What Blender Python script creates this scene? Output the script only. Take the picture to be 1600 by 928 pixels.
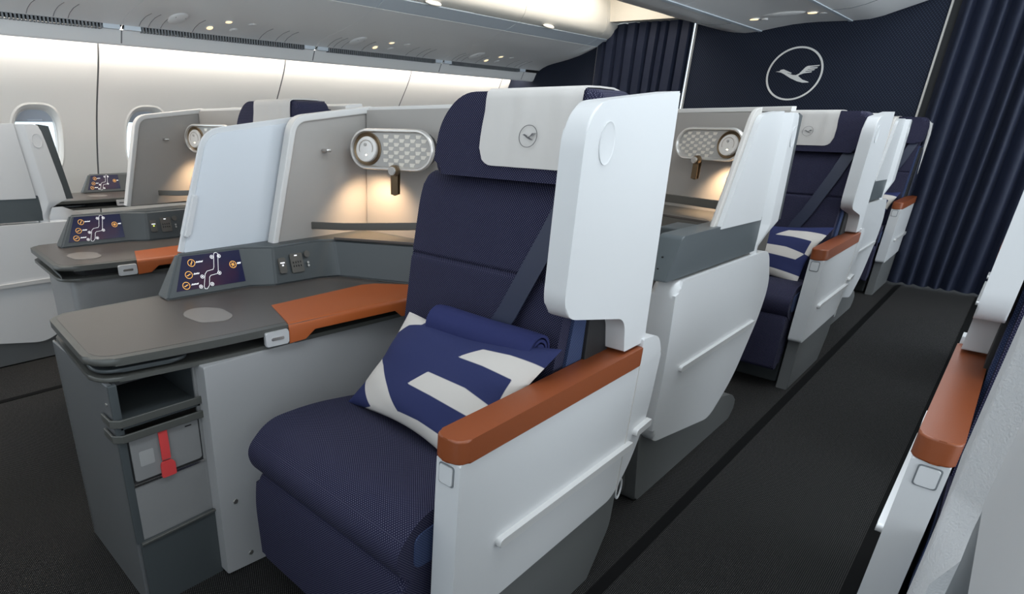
import bpy, bmesh, math, random
from mathutils import Vector, Matrix
for o in list(bpy.data.objects): bpy.data.objects.remove(o)
S = bpy.context.scene; C = S.collection
random.seed(4)
# ---------------------------------------------------------------- camera
cd = bpy.data.cameras.new('camera'); cam = bpy.data.objects.new('camera', cd); C.objects.link(cam)
yaw, pitch, roll = .8062, -.3851, .0107
cam.matrix_world = Matrix.Translation((0, 0, 1.2)) @ Matrix.Rotation(yaw, 4, 'Z') @ Matrix.Rotation(math.pi/2+pitch, 4, 'X') @ Matrix.Rotation(roll, 4, 'Z')
cd.sensor_width = 36; cd.lens = 36*916.155/1600
cd.shift_x = (800-612.341)/1600; cd.shift_y = (559.433-464)/1600
cd.clip_start = .02; cd.clip_end = 60
S.camera = cam
# ---------------------------------------------------------------- world, lights, exposure
w = bpy.data.worlds.new('world'); S.world = w; w.use_nodes = True
wn = w.node_tree.nodes; wl = w.node_tree.links
bg = wn['Background']; tc = wn.new('ShaderNodeTexCoord'); sp = wn.new('ShaderNodeSeparateXYZ'); rp = wn.new('ShaderNodeValToRGB')
wl.new(tc.outputs['Generated'], sp.inputs[0]); wl.new(sp.outputs[2], rp.inputs[0]); wl.new(rp.outputs[0], bg.inputs[0])
rp.color_ramp.elements[0].position = 0; rp.color_ramp.elements[0].color = (.68, .81, .89, 1)
rp.color_ramp.elements[1].position = .35; rp.color_ramp.elements[1].color = (.69, .79, .89, 1)
bg.inputs[1].default_value = 1.45
def area(name, loc, size, power, col, tgt=None, sy=None, spread=None):
    l = bpy.data.lights.new(name, 'AREA'); l.energy = power; l.color = col; l.size = size
    if sy: l.shape = 'RECTANGLE'; l.size_y = sy
    if spread: l.spread = math.radians(spread)
    o = bpy.data.objects.new(name, l); C.objects.link(o); o.location = loc
    d = Vector(tgt)-Vector(loc) if tgt else Vector((0, 0, -1))
    o.rotation_euler = d.to_track_quat('-Z', 'Y').to_euler(); return o
COOL = (.80, .90, 1.0); WARM = (1, .80, .58); NEU = (1, .94, .86)
area('aisle_ceiling_light', (-.25, 2.4, 2.45), .5, 42, COOL, sy=6.5)
area('left_aisle_ceiling_light', (-3.0, 2.6, 2.45), .4, 55, NEU, sy=6.5)
area('right_side_fill', (2.5, 2.4, 1.15), 7.5, 84, (.86, .93, 1.0), tgt=(-1.5, 2.4, 2.9), sy=1.1)  # added fill beyond the open right side, tilted up to brighten the bins
area('forward_cabin_light', (-2.2, -3.0, 1.7), 4.5, 9, (1, .95, .90), tgt=(-2.2, 3, 1.3), sy=1.0)
area('cove_light', (-4.42, 2.5, 1.725), 7.6, 21, (1, .93, .84), tgt=(-4.85, 2.5, 1.15), sy=.07)
S.view_settings.view_transform = 'Standard'; S.view_settings.look = 'None'
S.view_settings.exposure = 0.38; S.view_settings.gamma = 1; S.view_settings.use_curve_mapping = False

# ---------------------------------------------------------------- materials
def mat(name, col, rough=.5, metal=0, emit=None, es=1, bump=None, spec=.5, coat=0):
    m = bpy.data.materials.new(name); m.use_nodes = True; nt = m.node_tree; b = nt.nodes['Principled BSDF']
    b.inputs['Base Color'].default_value = (*col, 1); b.inputs['Roughness'].default_value = rough; b.inputs['Metallic'].default_value = metal
    b.inputs['Specular IOR Level'].default_value = spec; b.inputs['Coat Weight'].default_value = coat
    if emit: b.inputs['Emission Color'].default_value = (*emit, 1); b.inputs['Emission Strength'].default_value = es
    if bump:
        sc, st, dist = bump
        t = nt.nodes.new('ShaderNodeTexCoord'); n = nt.nodes.new('ShaderNodeTexNoise'); n.inputs['Scale'].default_value = sc; n.inputs['Detail'].default_value = 3
        bp = nt.nodes.new('ShaderNodeBump'); bp.inputs['Strength'].default_value = st; bp.inputs['Distance'].default_value = dist
        nt.links.new(t.outputs['Object'], n.inputs['Vector']); nt.links.new(n.outputs[0], bp.inputs['Height']); nt.links.new(bp.outputs[0], b.inputs['Normal'])
    return m
def fabric(name, base, dot, ku, kv, lo=.35, hi=.75, rough=.85, bump=.4, dist=.0006, var=0, stagger=True, mix=1, sheen=0):
    """woven cloth: a staggered grid of small light stitches on a dark ground (UV in metres)"""
    m = bpy.data.materials.new(name); m.use_nodes = True; nt = m.node_tree; N = nt.nodes; L = nt.links; b = N['Principled BSDF']
    b.inputs['Roughness'].default_value = rough; b.inputs['Specular IOR Level'].default_value = .25
    b.inputs['Sheen Weight'].default_value = sheen
    uv = N.new('ShaderNodeUVMap'); uv.uv_map = 'uv'; s = N.new('ShaderNodeSeparateXYZ'); L.new(uv.outputs[0], s.inputs[0])
    def M(op, a, b_=None):
        n = N.new('ShaderNodeMath'); n.operation = op
        for i, x in enumerate((a, b_)):
            if x is None: continue
            if isinstance(x, (int, float)): n.inputs[i].default_value = x
            else: L.new(x, n.inputs[i])
        return n.outputs[0]
    u = M('MULTIPLY', s.outputs[0], math.pi/ku); v = M('MULTIPLY', s.outputs[1], math.pi/kv)
    p = M('MULTIPLY', M('SINE', u), M('SINE', v))
    if not stagger: p = M('ABSOLUTE', p)
    mr = N.new('ShaderNodeMapRange'); mr.interpolation_type = 'SMOOTHSTEP'; mr.inputs[1].default_value = lo; mr.inputs[2].default_value = hi
    L.new(p, mr.inputs[0]); f = M('MULTIPLY', mr.outputs[0], mix)
    if var:
        t = N.new('ShaderNodeTexNoise'); t.inputs['Scale'].default_value = var; t.inputs['Detail'].default_value = 2; L.new(uv.outputs[0], t.inputs['Vector'])
        f = M('MULTIPLY', f, M('ADD', M('MULTIPLY', t.outputs[0], 1.6), .2))
    mx = N.new('ShaderNodeMix'); mx.data_type = 'RGBA'; mx.inputs[6].default_value = (*base, 1); mx.inputs[7].default_value = (*dot, 1)
    L.new(f, mx.inputs[0]); L.new(mx.outputs[2], b.inputs['Base Color'])
    bp = N.new('ShaderNodeBump'); bp.inputs['Strength'].default_value = bump; bp.inputs['Distance'].default_value = dist
    L.new(mr.outputs[0], bp.inputs['Height']); L.new(bp.outputs[0], b.inputs['Normal'])
    return m
white = mat('white_moulded_plastic', (.57, .57, .575), .38, bump=(900, .12, .0004))
white_edge = mat('taupe_white_edge', (.50, .47, .44), .45)
white_tex = mat('white_grained_plastic', (.52, .52, .525), .45, bump=(420, .7, .0010))
frame_l = mat('light_frame_plastic', (.60, .58, .56), .4)
taupe = mat('taupe_wall_laminate', (.34, .315, .293), .42, bump=(700, .1, .0003))
greypan = mat('grey_panel', (.30, .295, .29), .35, bump=(600, .1, .0003))
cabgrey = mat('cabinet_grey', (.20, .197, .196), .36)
basegrey = mat('base_grey', (.135, .138, .137), .4)
slate = mat('slate_plastic', (.052, .059, .062), .42)
darkbrown = mat('dark_taupe_plastic', (.085, .078, .068), .45)
desktop_m = mat('desk_taupe', (.080, .068, .061), .33, bump=(800, .1, .0002))
deskrim = mat('desk_rim', (.068, .068, .062), .35)
cupring = mat('cup_ring', (.20, .18, .165), .4)
black = mat('black_recess', (.006, .006, .007), .6)
blackgloss = mat('black_gloss', (.01, .01, .012), .2)
leather = mat('cognac_leather', (.215, .052, .014), .42, bump=(500, .35, .0006))
leather2 = mat('orange_leather', (.37, .084, .018), .42, bump=(500, .35, .0006))
navy_f = fabric('navy_woven_fabric', (.0085, .0088, .030), (.19, .18, .25), .0030, .0030, .5, .85, mix=.75)
navy_side = fabric('blue_side_fabric', (.022, .034, .085), (.09, .12, .22), .003, .003, .3, .8)
navy_plain = mat('navy_blanket_fleece', (.022, .027, .095), .9, bump=(600, .5, .001), spec=.2)
navy_belt = mat('navy_seat_belt', (.010, .015, .040), .5, bump=(900, .3, .0004))
navy_pillow = fabric('navy_pillow_cotton', (.020, .026, .090), (.03, .037, .115), .0012, .0012, rough=.8)
white_pillow = fabric('white_pillow_cotton', (.62, .575, .53), (.68, .64, .60), .0012, .0012, rough=.85)
cloth = fabric('headrest_cloth', (.55, .52, .495), (.60, .57, .545), .0012, .0012, rough=.9)
chrome = mat('brushed_metal', (.62, .60, .58), .25, metal=1)
pewter = mat('satin_metal', (.55, .53, .50), .35, metal=.9)
gold = mat('bronze_clip', (.20, .14, .085), .35, metal=.9)
grey_emb = mat('grey_emblem_print', (.09, .085, .09), .6)
white_emb = mat('white_emblem', (.78, .77, .75), .5)
carpet = fabric('dark_woven_carpet', (.0036, .0034, .0033), (.17, .16, .155), .0046, .0034, .45, .9, rough=.95, bump=.6, dist=.001, var=160, mix=.75)
track = mat('black_floor_track', (.003, .003, .003), .8, spec=.1)
sidewall = mat('sidewall_white', (.78, .765, .74), .5)
sidewall_edge = mat('sidewall_joint', (.12, .12, .12), .6)
binwhite = mat('bin_white', (.84, .83, .82), .42)
bindoor = mat('bin_door_cream', (.62, .60, .55), .42)
binstrip = mat('bin_light_blue_edge', (.66, .72, .78), .35)
grille_m = mat('air_grille_grey', (.17, .18, .19), .4)
seam_m = mat('thin_seam_grey', (.22, .22, .23), .5)
ceil_m = mat('cream_ceiling', (.66, .61, .52), .6)
bulk = fabric('navy_ribbed_wall_cloth', (.009, .012, .024), (.032, .042, .070), .010, .012, .0, .9, rough=.8)
curt = mat('navy_curtain', (.032, .040, .075), .55, bump=(1200, .4, .0004))
strip_l = mat('pale_trim', (.55, .52, .48), .4)
red = mat('red_fabric_strap', (.55, .045, .045), .6, bump=(900, .4, .0004))
wlight = mat('warm_lamp_glow', (1, .8, .55), .4, emit=(1, .72, .40), es=40)
glow_soft = mat('reading_light_lens', (1, .85, .6), .4, emit=(1, .72, .40), es=1.1)
cove = mat('cove_light_strip', (1, 1, 1), .4, emit=(1, .93, .82), es=9)
amber = mat('amber_icon', (.6, .3, .05), .5, emit=(.95, .48, .10), es=.6)
iconw = mat('white_icon', (.8, .8, .8), .5, emit=(.75, .75, .78), es=.6)
green = mat('green_indicator', (.5, .6, .1), .5, emit=(.7, .8, .1), es=1)
shade = mat('window_blind', (.55, .60, .68), .6)
def glassmat():
    m = bpy.data.materials.new('window_pane_glass'); m.use_nodes = True; b = m.node_tree.nodes['Principled BSDF']
    b.inputs['Base Color'].default_value = (.96, .98, 1, 1); b.inputs['Transmission Weight'].default_value = 1; b.inputs['Roughness'].default_value = 0; b.inputs['IOR'].default_value = 1.05
    return m
glass = glassmat()
def screenmat():
    m = bpy.data.materials.new('seat_control_screen'); m.use_nodes = True; nt = m.node_tree; N = nt.nodes; L = nt.links; b = N['Principled BSDF']
    uv = N.new('ShaderNodeUVMap'); uv.uv_map = 'uv'; s = N.new('ShaderNodeTexNoise'); s.inputs['Scale'].default_value = 9; s.inputs['Detail'].default_value = 1
    r = N.new('ShaderNodeValToRGB'); r.color_ramp.elements[0].color = (.008, .010, .05, 1); r.color_ramp.elements[0].position = .42
    r.color_ramp.elements[1].color = (.05, .010, .03, 1); r.color_ramp.elements[1].position = .68
    L.new(uv.outputs[0], s.inputs['Vector']); L.new(s.outputs[0], r.inputs[0]); L.new(r.outputs[0], b.inputs['Emission Color']); b.inputs['Emission Strength'].default_value = .45
    b.inputs['Base Color'].default_value = (.01, .01, .02, 1); b.inputs['Roughness'].default_value = .2; b.inputs['Specular IOR Level'].default_value = .2
    return m
screen_m = screenmat()
def tilemat(name, a, b_, rg):
    m = mat(name, a, rg, metal=.35); return m
tile_a = mat('pearl_tile', (.75, .70, .62), .3, metal=.3); tile_b = mat('grey_tile', (.42, .40, .38), .35, metal=.3)

# ---------------------------------------------------------------- mesh helpers
ORG = Vector((0, 0, 0))
def uvmap(bm):
    l = bm.loops.layers.uv.new('uv') if 'uv' not in bm.loops.layers.uv else bm.loops.layers.uv['uv']
    for f in bm.faces:
        n = f.normal; ax = max(range(3), key=lambda i: abs(n[i])*(1.25 if i == 0 else 1))
        for lp in f.loops:
            c = lp.vert.co
            lp[l].uv = (c.y, c.z) if ax == 0 else ((c.x, c.z) if ax == 1 else (c.x, c.y))
def mk(name, bm, m, parent=None, uv=True, sharp=35, flat=False):
    bmesh.ops.recalc_face_normals(bm, faces=bm.faces[:])
    if uv: bm.normal_update(); uvmap(bm)
    for v in bm.verts: v.co -= ORG
    me = bpy.data.meshes.new(name); bm.to_mesh(me); bm.free()
    for x in (m if isinstance(m, (list, tuple)) else [m]): me.materials.append(x)
    me.polygons.foreach_set('use_smooth', [True]*len(me.polygons))
    me.set_sharp_from_angle(angle=math.radians(sharp))
    o = bpy.data.objects.new(name, me); C.objects.link(o)
    if flat: me.polygons.foreach_set('use_smooth', [False]*len(me.polygons))
    else: wn_ = o.modifiers.new('weighted_normals', 'WEIGHTED_NORMAL'); wn_.keep_sharp = True; wn_.weight = 60
    if parent: o.parent = parent
    else: o.location = ORG
    return o
def rnd(pts, r, n=5):
    out = []; k = len(pts)
    for i, p in enumerate(pts):
        ri = r[i] if isinstance(r, (list, tuple)) else r
        p = Vector(p); a = Vector(pts[i-1])-p; b = Vector(pts[(i+1) % k])-p
        if ri <= 1e-5: out.append(tuple(p)); continue
        ra = min(ri, a.length*.49); rb = min(ri, b.length*.49); d = min(ra, rb)
        A = p+a.normalized()*d; B = p+b.normalized()*d
        for j in range(n+1):
            t = j/n; q = A*(1-t)**2+p*2*t*(1-t)+B*t*t; out.append(tuple(q))
    return out
def mapax(ax, a, b, c): return (c, a, b) if ax == 'x' else ((a, c, b) if ax == 'y' else (a, b, c))
def prism(poly, ax, lo, hi, bev=0, seg=3, bm=None):
    bm = bm or bmesh.new()
    v0 = [bm.verts.new(mapax(ax, a, b, lo)) for a, b in poly]; v1 = [bm.verts.new(mapax(ax, a, b, hi)) for a, b in poly]
    n = len(poly); f0 = bm.faces.new(v0[::-1]); f1 = bm.faces.new(v1)
    for i in range(n): bm.faces.new((v0[i], v0[(i+1) % n], v1[(i+1) % n], v1[i]))
    if bev:
        e = list({e for f in (f0, f1) for e in f.edges})
        bmesh.ops.bevel(bm, geom=e, offset=bev, segments=seg, affect='EDGES', profile=.5, clamp_overlap=True)
    return bm
def box(x0, x1, y0, y1, z0, z1, bev=0, seg=2, bm=None):
    bm = bm or bmesh.new()
    r = bmesh.ops.create_cube(bm, size=1, matrix=Matrix.Translation(((x0+x1)/2, (y0+y1)/2, (z0+z1)/2)) @ Matrix.Diagonal((abs(x1-x0), abs(y1-y0), abs(z1-z0), 1)))
    if bev:
        vs = set(r['verts']); e = [e for e in bm.edges if e.verts[0] in vs and e.verts[1] in vs]
        bmesh.ops.bevel(bm, geom=e, offset=bev, segments=seg, affect='EDGES', profile=.5)
    return bm
def cyl(p0, p1, r, seg=24, r2=None, bm=None, bev=0):
    bm = bm or bmesh.new(); p0 = Vector(p0); p1 = Vector(p1); d = p1-p0
    M = Matrix.Translation((p0+p1)/2) @ d.to_track_quat('Z', 'Y').to_matrix().to_4x4()
    r_ = bmesh.ops.create_cone(bm, cap_ends=True, segments=seg, radius1=r, radius2=r if r2 is None else r2, depth=d.length, matrix=M)
    if bev:
        vs = set(r_['verts']); e = [e for e in bm.edges if e.verts[0] in vs and e.verts[1] in vs and (len(e.link_faces[0].verts) > 4 or len(e.link_faces[1].verts) > 4)]
        bmesh.ops.bevel(bm, geom=e, offset=bev, segments=2, affect='EDGES')
    return bm
def sweep(path, sec, bm=None, closed_sec=True, up=Vector((0, 0, 1)), caps=True):
    """sec: list of (side, up) offsets, carried along the path"""
    bm = bm or bmesh.new(); rings = []
    P = [Vector(p) for p in path]
    for i, p in enumerate(P):
        t = (P[min(i+1, len(P)-1)]-P[max(i-1, 0)]).normalized(); s = t.cross(up).normalized(); u = s.cross(t).normalized()
        rings.append([bm.verts.new(p+s*a+u*b) for a, b in sec])
    k = len(sec)
    for A, B in zip(rings, rings[1:]):
        for j in range(k if closed_sec else k-1): bm.faces.new((A[j], A[(j+1) % k], B[(j+1) % k], B[j]))
    if caps and closed_sec: bm.faces.new(rings[0][::-1]); bm.faces.new(rings[-1])
    return bm
def rect(w_, h_, r=0): 
    p = [(-w_/2, -h_/2), (w_/2, -h_/2), (w_/2, h_/2), (-w_/2, h_/2)]
    return rnd(p, r, 3) if r else p
def circ(r, n=12): return [(r*math.cos(2*math.pi*i/n), r*math.sin(2*math.pi*i/n)) for i in range(n)]
def slab(pts, th, bm=None, bev=0):
    """planar 3D polygon thickened along its normal"""
    bm = bm or bmesh.new(); P = [Vector(p) for p in pts]; n = Vector((0, 0, 0))
    for i in range(len(P)): n += P[i].cross(P[(i+1) % len(P)])
    n.normalize()
    a = [bm.verts.new(p) for p in P]; b = [bm.verts.new(p-n*th) for p in P]; k = len(P)
    f0 = bm.faces.new(a); f1 = bm.faces.new(b[::-1])
    for i in range(k): bm.faces.new((a[i], b[i], b[(i+1) % k], a[(i+1) % k]))
    if bev: bmesh.ops.bevel(bm, geom=list({e for e in list(f0.edges)+list(f1.edges)}), offset=bev, segments=2, affect='EDGES')
    return bm
def frameM(o, u, v):
    """matrix taking (a,b,c) to o + a*u + b*v + c*(u x v)"""
    u = Vector(u).normalized(); n = u.cross(Vector(v)).normalized(); v = n.cross(u)
    return Matrix((( u.x, v.x, n.x, o[0]), (u.y, v.y, n.y, o[1]), (u.z, v.z, n.z, o[2]), (0, 0, 0, 1)))
def xf(bm, M): bmesh.ops.transform(bm, matrix=M, verts=bm.verts[:]); return bm
def thing(name, label, cat, loc, group=None):
    global ORG
    o = bpy.data.objects.new(name, None); C.objects.link(o); o.location = loc; o.empty_display_size = .1
    o['label'] = label; o['category'] = cat
    if group: o['group'] = group
    ORG = Vector(loc); return o
def tag(o, label, cat, group=None):
    o['label'] = label; o['category'] = cat
    if group: o['group'] = group
    return o
def struct(name, bm, m, **k):
    global ORG
    ORG = Vector((0, 0, 0)); o = mk(name, bm, m, **k); o['kind'] = 'structure'; return o
def dup(root, loc, label=None, mirror=False, group=None, skip=()):
    r = root.copy(); C.objects.link(r); r.location = loc
    if mirror: r.scale = (-1, 1, 1)
    if label: r['label'] = label
    if group: r['group'] = group
    for ch in root.children:
        if ch.name.split('.')[0] in skip: continue
        c = ch.copy(); C.objects.link(c); c.parent = r
        for g in ch.children:
            d = g.copy(); C.objects.link(d); d.parent = c
    return r
MX = -.557                                   # the right aisle's mirror line: x' = MX - x

# flying-bird emblem, outline in units of the ring's radius
BIRD = [(-.79, .12), (-.62, .14), (-.60, .19), (-.47, .21), (-.10, .04), (-.12, -.0), (-.30, .06), (-.26, .03), (-.04, -.05), (.10, -.06), (.22, .0), (.32, .13), (.42, .26), (.50, .31), (.98, .33), (.95, .29), (.60, .26), (.59, .24), (.92, .24), (.89, .195), (.53, .17), (.52, .15), (.82, .16), (.79, .115), (.46, .09), (.45, .065), (.73, .075), (.70, .03), (.40, .0), (.24, -.06), (.20, -.10), (.28, -.17), (.42, -.27), (.66, -.36), (.70, -.40), (.44, -.40), (.20, -.33), (-.10, -.19), (-.38, -.02), (-.55, .07)]
def emblem_parts(parent, center, u, v, R, ringw, m, th=.0015, n=48):
    M = frameM(center, u, v)
    bm = bmesh.new()
    a = [[bm.verts.new((math.cos(t)*r, math.sin(t)*r, h)) for t in [2*math.pi*i/n for i in range(n)]] for r, h in ((R, 0), (R, th), (R-ringw, th), (R-ringw, 0))]
    for q in range(4):
        A, B = a[q], a[(q+1) % 4]
        for i in range(n): bm.faces.new((A[i], A[(i+1) % n], B[(i+1) % n], B[i]))
    ring = mk('emblem_ring', xf(bm, M), m, parent)
    bm = prism([(a_*R*.86, b_*R*.86) for a_, b_ in BIRD], 'z', 0, th); bm.normal_update()
    big = [f for f in bm.faces if len(f.verts) > 4]; bmesh.ops.triangulate(bm, faces=big, ngon_method='EAR_CLIP')
    bird = mk('emblem_bird', xf(bm, M), m, parent, flat=True)
    return ring, bird

# ================================================================ SETTING
struct('floor', box(-5.2, 1.7, -1.3, 6.9, -.04, 0), carpet)
def carpet_seam(x, n):
    return struct('trim_%d' % n, box(x-.016, x+.016, -1.6, 6.2, 0, .002), track)
carpet_seam(-.515, 1); carpet_seam(-.035, 2); carpet_seam(-2.94, 3); carpet_seam(-3.40, 4)
# sidewall: curved section swept along the cabin, panel by panel, real openings for the windows
PROF = [(-5.13, 0), (-5.13, .40), (-5.05, .68), (-4.96, .943), (-4.88, 1.126), (-4.80, 1.28), (-4.685, 1.46), (-4.60, 1.60), (-4.57, 1.72), (-4.60, 1.95)]
import bisect
def prof_x(z):
    for (x0, z0), (x1, z1) in zip(PROF, PROF[1:]):
        if z0 <= z <= z1: return x0+(x1-x0)*(z-z0)/(z1-z0)
    return PROF[-1][0]
def smooth_x(z): return (prof_x(max(0, z-.06))+2*prof_x(z)+prof_x(min(1.95, z+.06)))/4
SEAMS = [-1.37, .13, 1.63, 3.13, 4.63, 6.13, 6.9]
WIN = [(-.74, .0), (.49, 0), (1.235, 1), (2.0, 1), (2.76, 2), (3.52, 2), (4.28, 3), (5.03, 3), (5.8, 4)]
WZ, WH, WW = 1.035, .255, .175               # window centre height, half height, half width of the moulded surround
def window_ring(yc, hw, hh, n=40, e=2.9):
    out = []
    for i in range(n):
        t = 2*math.pi*i/n; c, s = math.cos(t), math.sin(t)
        out.append((yc+hw*math.copysign(abs(c)**(2/e), c), WZ+hh*math.copysign(abs(s)**(2/e), s)))
    return out
def wall_panel(y0, y1, wins, par, n):
    """sidewall between two seams as a fan of strips round each window opening"""
    bm = bmesh.new(); g = .006; y0 += g; y1 -= g
    zs = [0, .4, .55]+[.7+.04*i for i in range(18)]+[1.45, 1.52, 1.58, 1.64, 1.70, 1.8, 1.95]
    cuts = sorted(wins); bounds = [y0]+[(a+b)/2 for a, b in zip(cuts, cuts[1:])]+[y1]
    K = 40
    def V(y, z): return bm.verts.new((smooth_x(z), y, z))
    if not cuts:
        rows = [[V(y, z) for y in (y0, (y0+y1)/2, y1)] for z in zs]
        for a, b in zip(rows, rows[1:]):
            for i in range(2): bm.faces.new((a[i], a[i+1], b[i+1], b[i]))
    for i, yc in enumerate(cuts):
        a, b = bounds[i], bounds[i+1]; zl, zh = .70, 1.42
        inner = window_ring(yc, WW, WH, K)
        outer = []
        for (yy, zz) in inner:                                   # project the ring onto the cell's rectangle
            dy, dz = yy-yc, zz-WZ
            s = min(((b-yc)/dy if dy > 0 else (a-yc)/dy) if abs(dy) > 1e-6 else 1e9, ((zh-WZ)/dz if dz > 0 else (zl-WZ)/dz) if abs(dz) > 1e-6 else 1e9)
            outer.append((yc+dy*s, WZ+dz*s))
        steps = 6; rings = []
        for k in range(steps+1):
            t = k/steps; rings.append([V(p[0]+(q[0]-p[0])*t, p[1]+(q[1]-p[1])*t) for p, q in zip(inner, outer)])
        for A, B in zip(rings, rings[1:]):
            for j in range(K): bm.faces.new((A[j], A[(j+1) % K], B[(j+1) % K], B[j]))
        corners = [(a, zl), (b, zl), (b, zh), (a, zh)]           # close the rectangle's corners
        for cy, cz in corners:
            idx = [j for j in range(K)]
            for j in idx:
                p, q = outer[j], outer[(j+1) % K]
                if abs(p[0]-q[0]) > 1e-5 and abs(p[1]-q[1]) > 1e-5:
                    if (abs(p[0]-cy) < 1e-4 or abs(q[0]-cy) < 1e-4) and (abs(p[1]-cz) < 1e-4 or abs(q[1]-cz) < 1e-4):
                        bm.faces.new((rings[-1][j], rings[-1][(j+1) % K], V(cy, cz)))
        for z_a, z_b in ((0, .4), (.4, .55), (.55, .7)): 
            bm.faces.new((V(a, z_a), V(b, z_a), V(b, z_b), V(a, z_b)))
        up = [1.42, 1.47, 1.52, 1.58, 1.64, 1.70, 1.8, 1.95]
        for z_a, z_b in zip(up, up[1:]): bm.faces.new((V(a, z_a), V(b, z_a), V(b, z_b), V(a, z_b)))
        # reveal funnel + pane + blind are separate window objects
    bmesh.ops.remove_doubles(bm, verts=bm.verts[:], dist=1e-4)
    return mk('wall_panel', bm, sidewall, par, sharp=50)
wl_root = bpy.data.objects.new('wall_left', None); C.objects.link(wl_root); wl_root['kind'] = 'structure'
ORG = Vector((0, 0, 0))
for n, (a, b) in enumerate(zip(SEAMS, SEAMS[1:])):
    wall_panel(a, b, [yc for yc, _ in WIN if a+.2 < yc < b-.2], wl_root, n)
    bm = bmesh.new()
    zz = [0, .4, .55, .7, .85, 1.0, 1.15, 1.3, 1.45, 1.6, 1.7, 1.95]
    rows = [[bm.verts.new((smooth_x(z)-.008, y, z)) for y in (b-.016, b+.016)] for z in zz]
    for A, B in zip(rows, rows[1:]): bm.faces.new((A[0], A[1], B[1], B[0]))
    mk('panel_joint', bm, sidewall_edge, wl_root)
for n, (yc, _) in enumerate(WIN):
    ORG = Vector((0, 0, 0))
    r0 = window_ring(yc, WW, WH); bm = bmesh.new(); K = len(r0)
    def ringv(hw, hh, dx, dz=0): return [bm.verts.new((smooth_x(z)+dx, y, z)) for y, z in window_ring(yc, hw, hh)]
    R = [ringv(WW, WH, .0), ringv(WW-.012, WH-.012, .003), ringv(WW-.028, WH-.03, -.012), ringv(WW-.034, WH-.036, -.035), ringv(WW-.040, WH-.042, -.04), ringv(WW-.045, WH-.047, -.075)]
    for A, B in zip(R, R[1:]):
        for j in range(K): bm.faces.new((A[j], A[(j+1) % K], B[(j+1) % K], B[j]))
    o = struct('window_%d' % (n+1), bm, sidewall)
    bm = bmesh.new(); pts = [(smooth_x(z)-.074, y, z) for y, z in window_ring(yc, WW-.044, WH-.046)]
    c = bm.verts.new((smooth_x(WZ)-.074, yc, WZ)); vs = [bm.verts.new(p) for p in pts]
    for j in range(K): bm.faces.new((vs[j], vs[(j+1) % K], c))
    mk('pane', bm, glass, o)
    bm = bmesh.new()                                              # blind drawn down a little behind the top of the opening
    top = [(y, z) for y, z in window_ring(yc, WW-.044, WH-.046, 80) if z > 1.165]
    top.sort(); vs = [bm.verts.new((smooth_x(z)-.062, y, z)) for y, z in top]; vb = [bm.verts.new((smooth_x(1.165)-.062, y, 1.165)) for y, z in top]
    for j in range(len(top)-1): bm.faces.new((vb[j], vb[j+1], vs[j+1], vs[j]))
    mk('blind', bm, shade, o)
    mk('blind_handle', box(smooth_x(1.175)-.062, smooth_x(1.175)-.05, yc-.05, yc+.05, 1.168, 1.182, .003), shade, o)

# unseen slab for the next row's shells, added to block low front light
struct('front_light_blocker', box(-2.75, -.62, -.80, -.74, 0, 1.2, .01), white)
# bulkhead at the end of the cabin
wb = struct('wall_back', box(-5.2, -3.505, 6.30, 6.34, 0, 2.6), bulk)
mk('wall_panel', box(-2.53, -.757, 6.30, 6.345, 0, 2.45), bulk, wb)
mk('edge_strip', box(-3.513, -3.497, 6.285, 6.34, 0, 2.3, .003), strip_l, wb)
mk('edge_strip', box(-2.545, -2.532, 6.285, 6.34, 0, 2.3, .003), strip_l, wb)
mk('edge_strip', box(-.762, -.749, 6.285, 6.34, 0, 2.45, .003), strip_l, wb)
mk('curtain_jamb', box(-.749, -.64, 6.31, 6.40, 0, 2.45), black, wb)
emb = thing('wall_emblem', 'large white ring emblem with flying bird on the navy end wall', 'logo', (-1.655, 6.3, 1.60))
emblem_parts(emb, (-1.655, 6.298, 1.602), (1, 0, 0), (0, 0, 1), .208, .014, white_emb, .004, 72)
def curtain(x0, x1, y, z0, z1, nf, amp, label, cat='curtain', seed=1, flatp=False):
    r = random.Random(seed); bm = bmesh.new(); n = nf*14; cols = []
    ph = [0]
    for i in range(nf): ph.append(ph[-1]+r.uniform(.8, 1.2))
    tot = ph[-1]; am = [r.uniform(.7, 1.2) for _ in range(nf+1)]
    zs = [z0+(z1-z0)*k/10 for k in range(11)]
    for i in range(n+1):
        s = i/14; k = min(int(s), nf-1); f = s-k; x = x0+(x1-x0)*(ph[k]+(ph[k+1]-ph[k])*f)/tot
        a = am[k]*(1-f)+am[k+1]*f
        w_ = (1-math.cos(2*math.pi*f))/2; sharp = w_**.8
        # each pleat: a broad flat front that folds back sharply on one side
        saw = f/.78 if f < .78 else (1-f)/.22
        if flatp:
            dy = -amp*a*(.70+.30*f/.74 if f < .74 else (1-(f-.74)/.08 if f < .82 else (0 if f < .93 else .70*(f-.93)/.07)))
        else: dy = -amp*a*(.55*saw+.45*sharp)
        cols.append([bm.verts.new((x+.006*math.sin(3*z+k)*(1-z/2.2), y+dy*(1+.12*math.sin(2.2*z+k)), z)) for z in zs])
    for A, B in zip(cols, cols[1:]):
        for j in range(10): bm.faces.new((A[j], B[j], B[j+1], A[j+1]))
    bmesh.ops.solidify(bm, geom=bm.faces[:], thickness=.003)
    global ORG
    ORG = Vector(((x0+x1)/2, y, z0)); o = mk('curtain', bm, curt, sharp=60); tag(o, label, cat); return o
curtain(-3.49, -2.55, 6.29, .012, 2.11, 9, .07, 'dark navy pleated curtain closing the left aisle behind the near headrest', seed=3, flatp=True)
curtain(-.70, .55, 6.27, .012, 2.7, 14, .10, 'tall dark navy pleated curtain closing the right aisle', seed=8)
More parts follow.
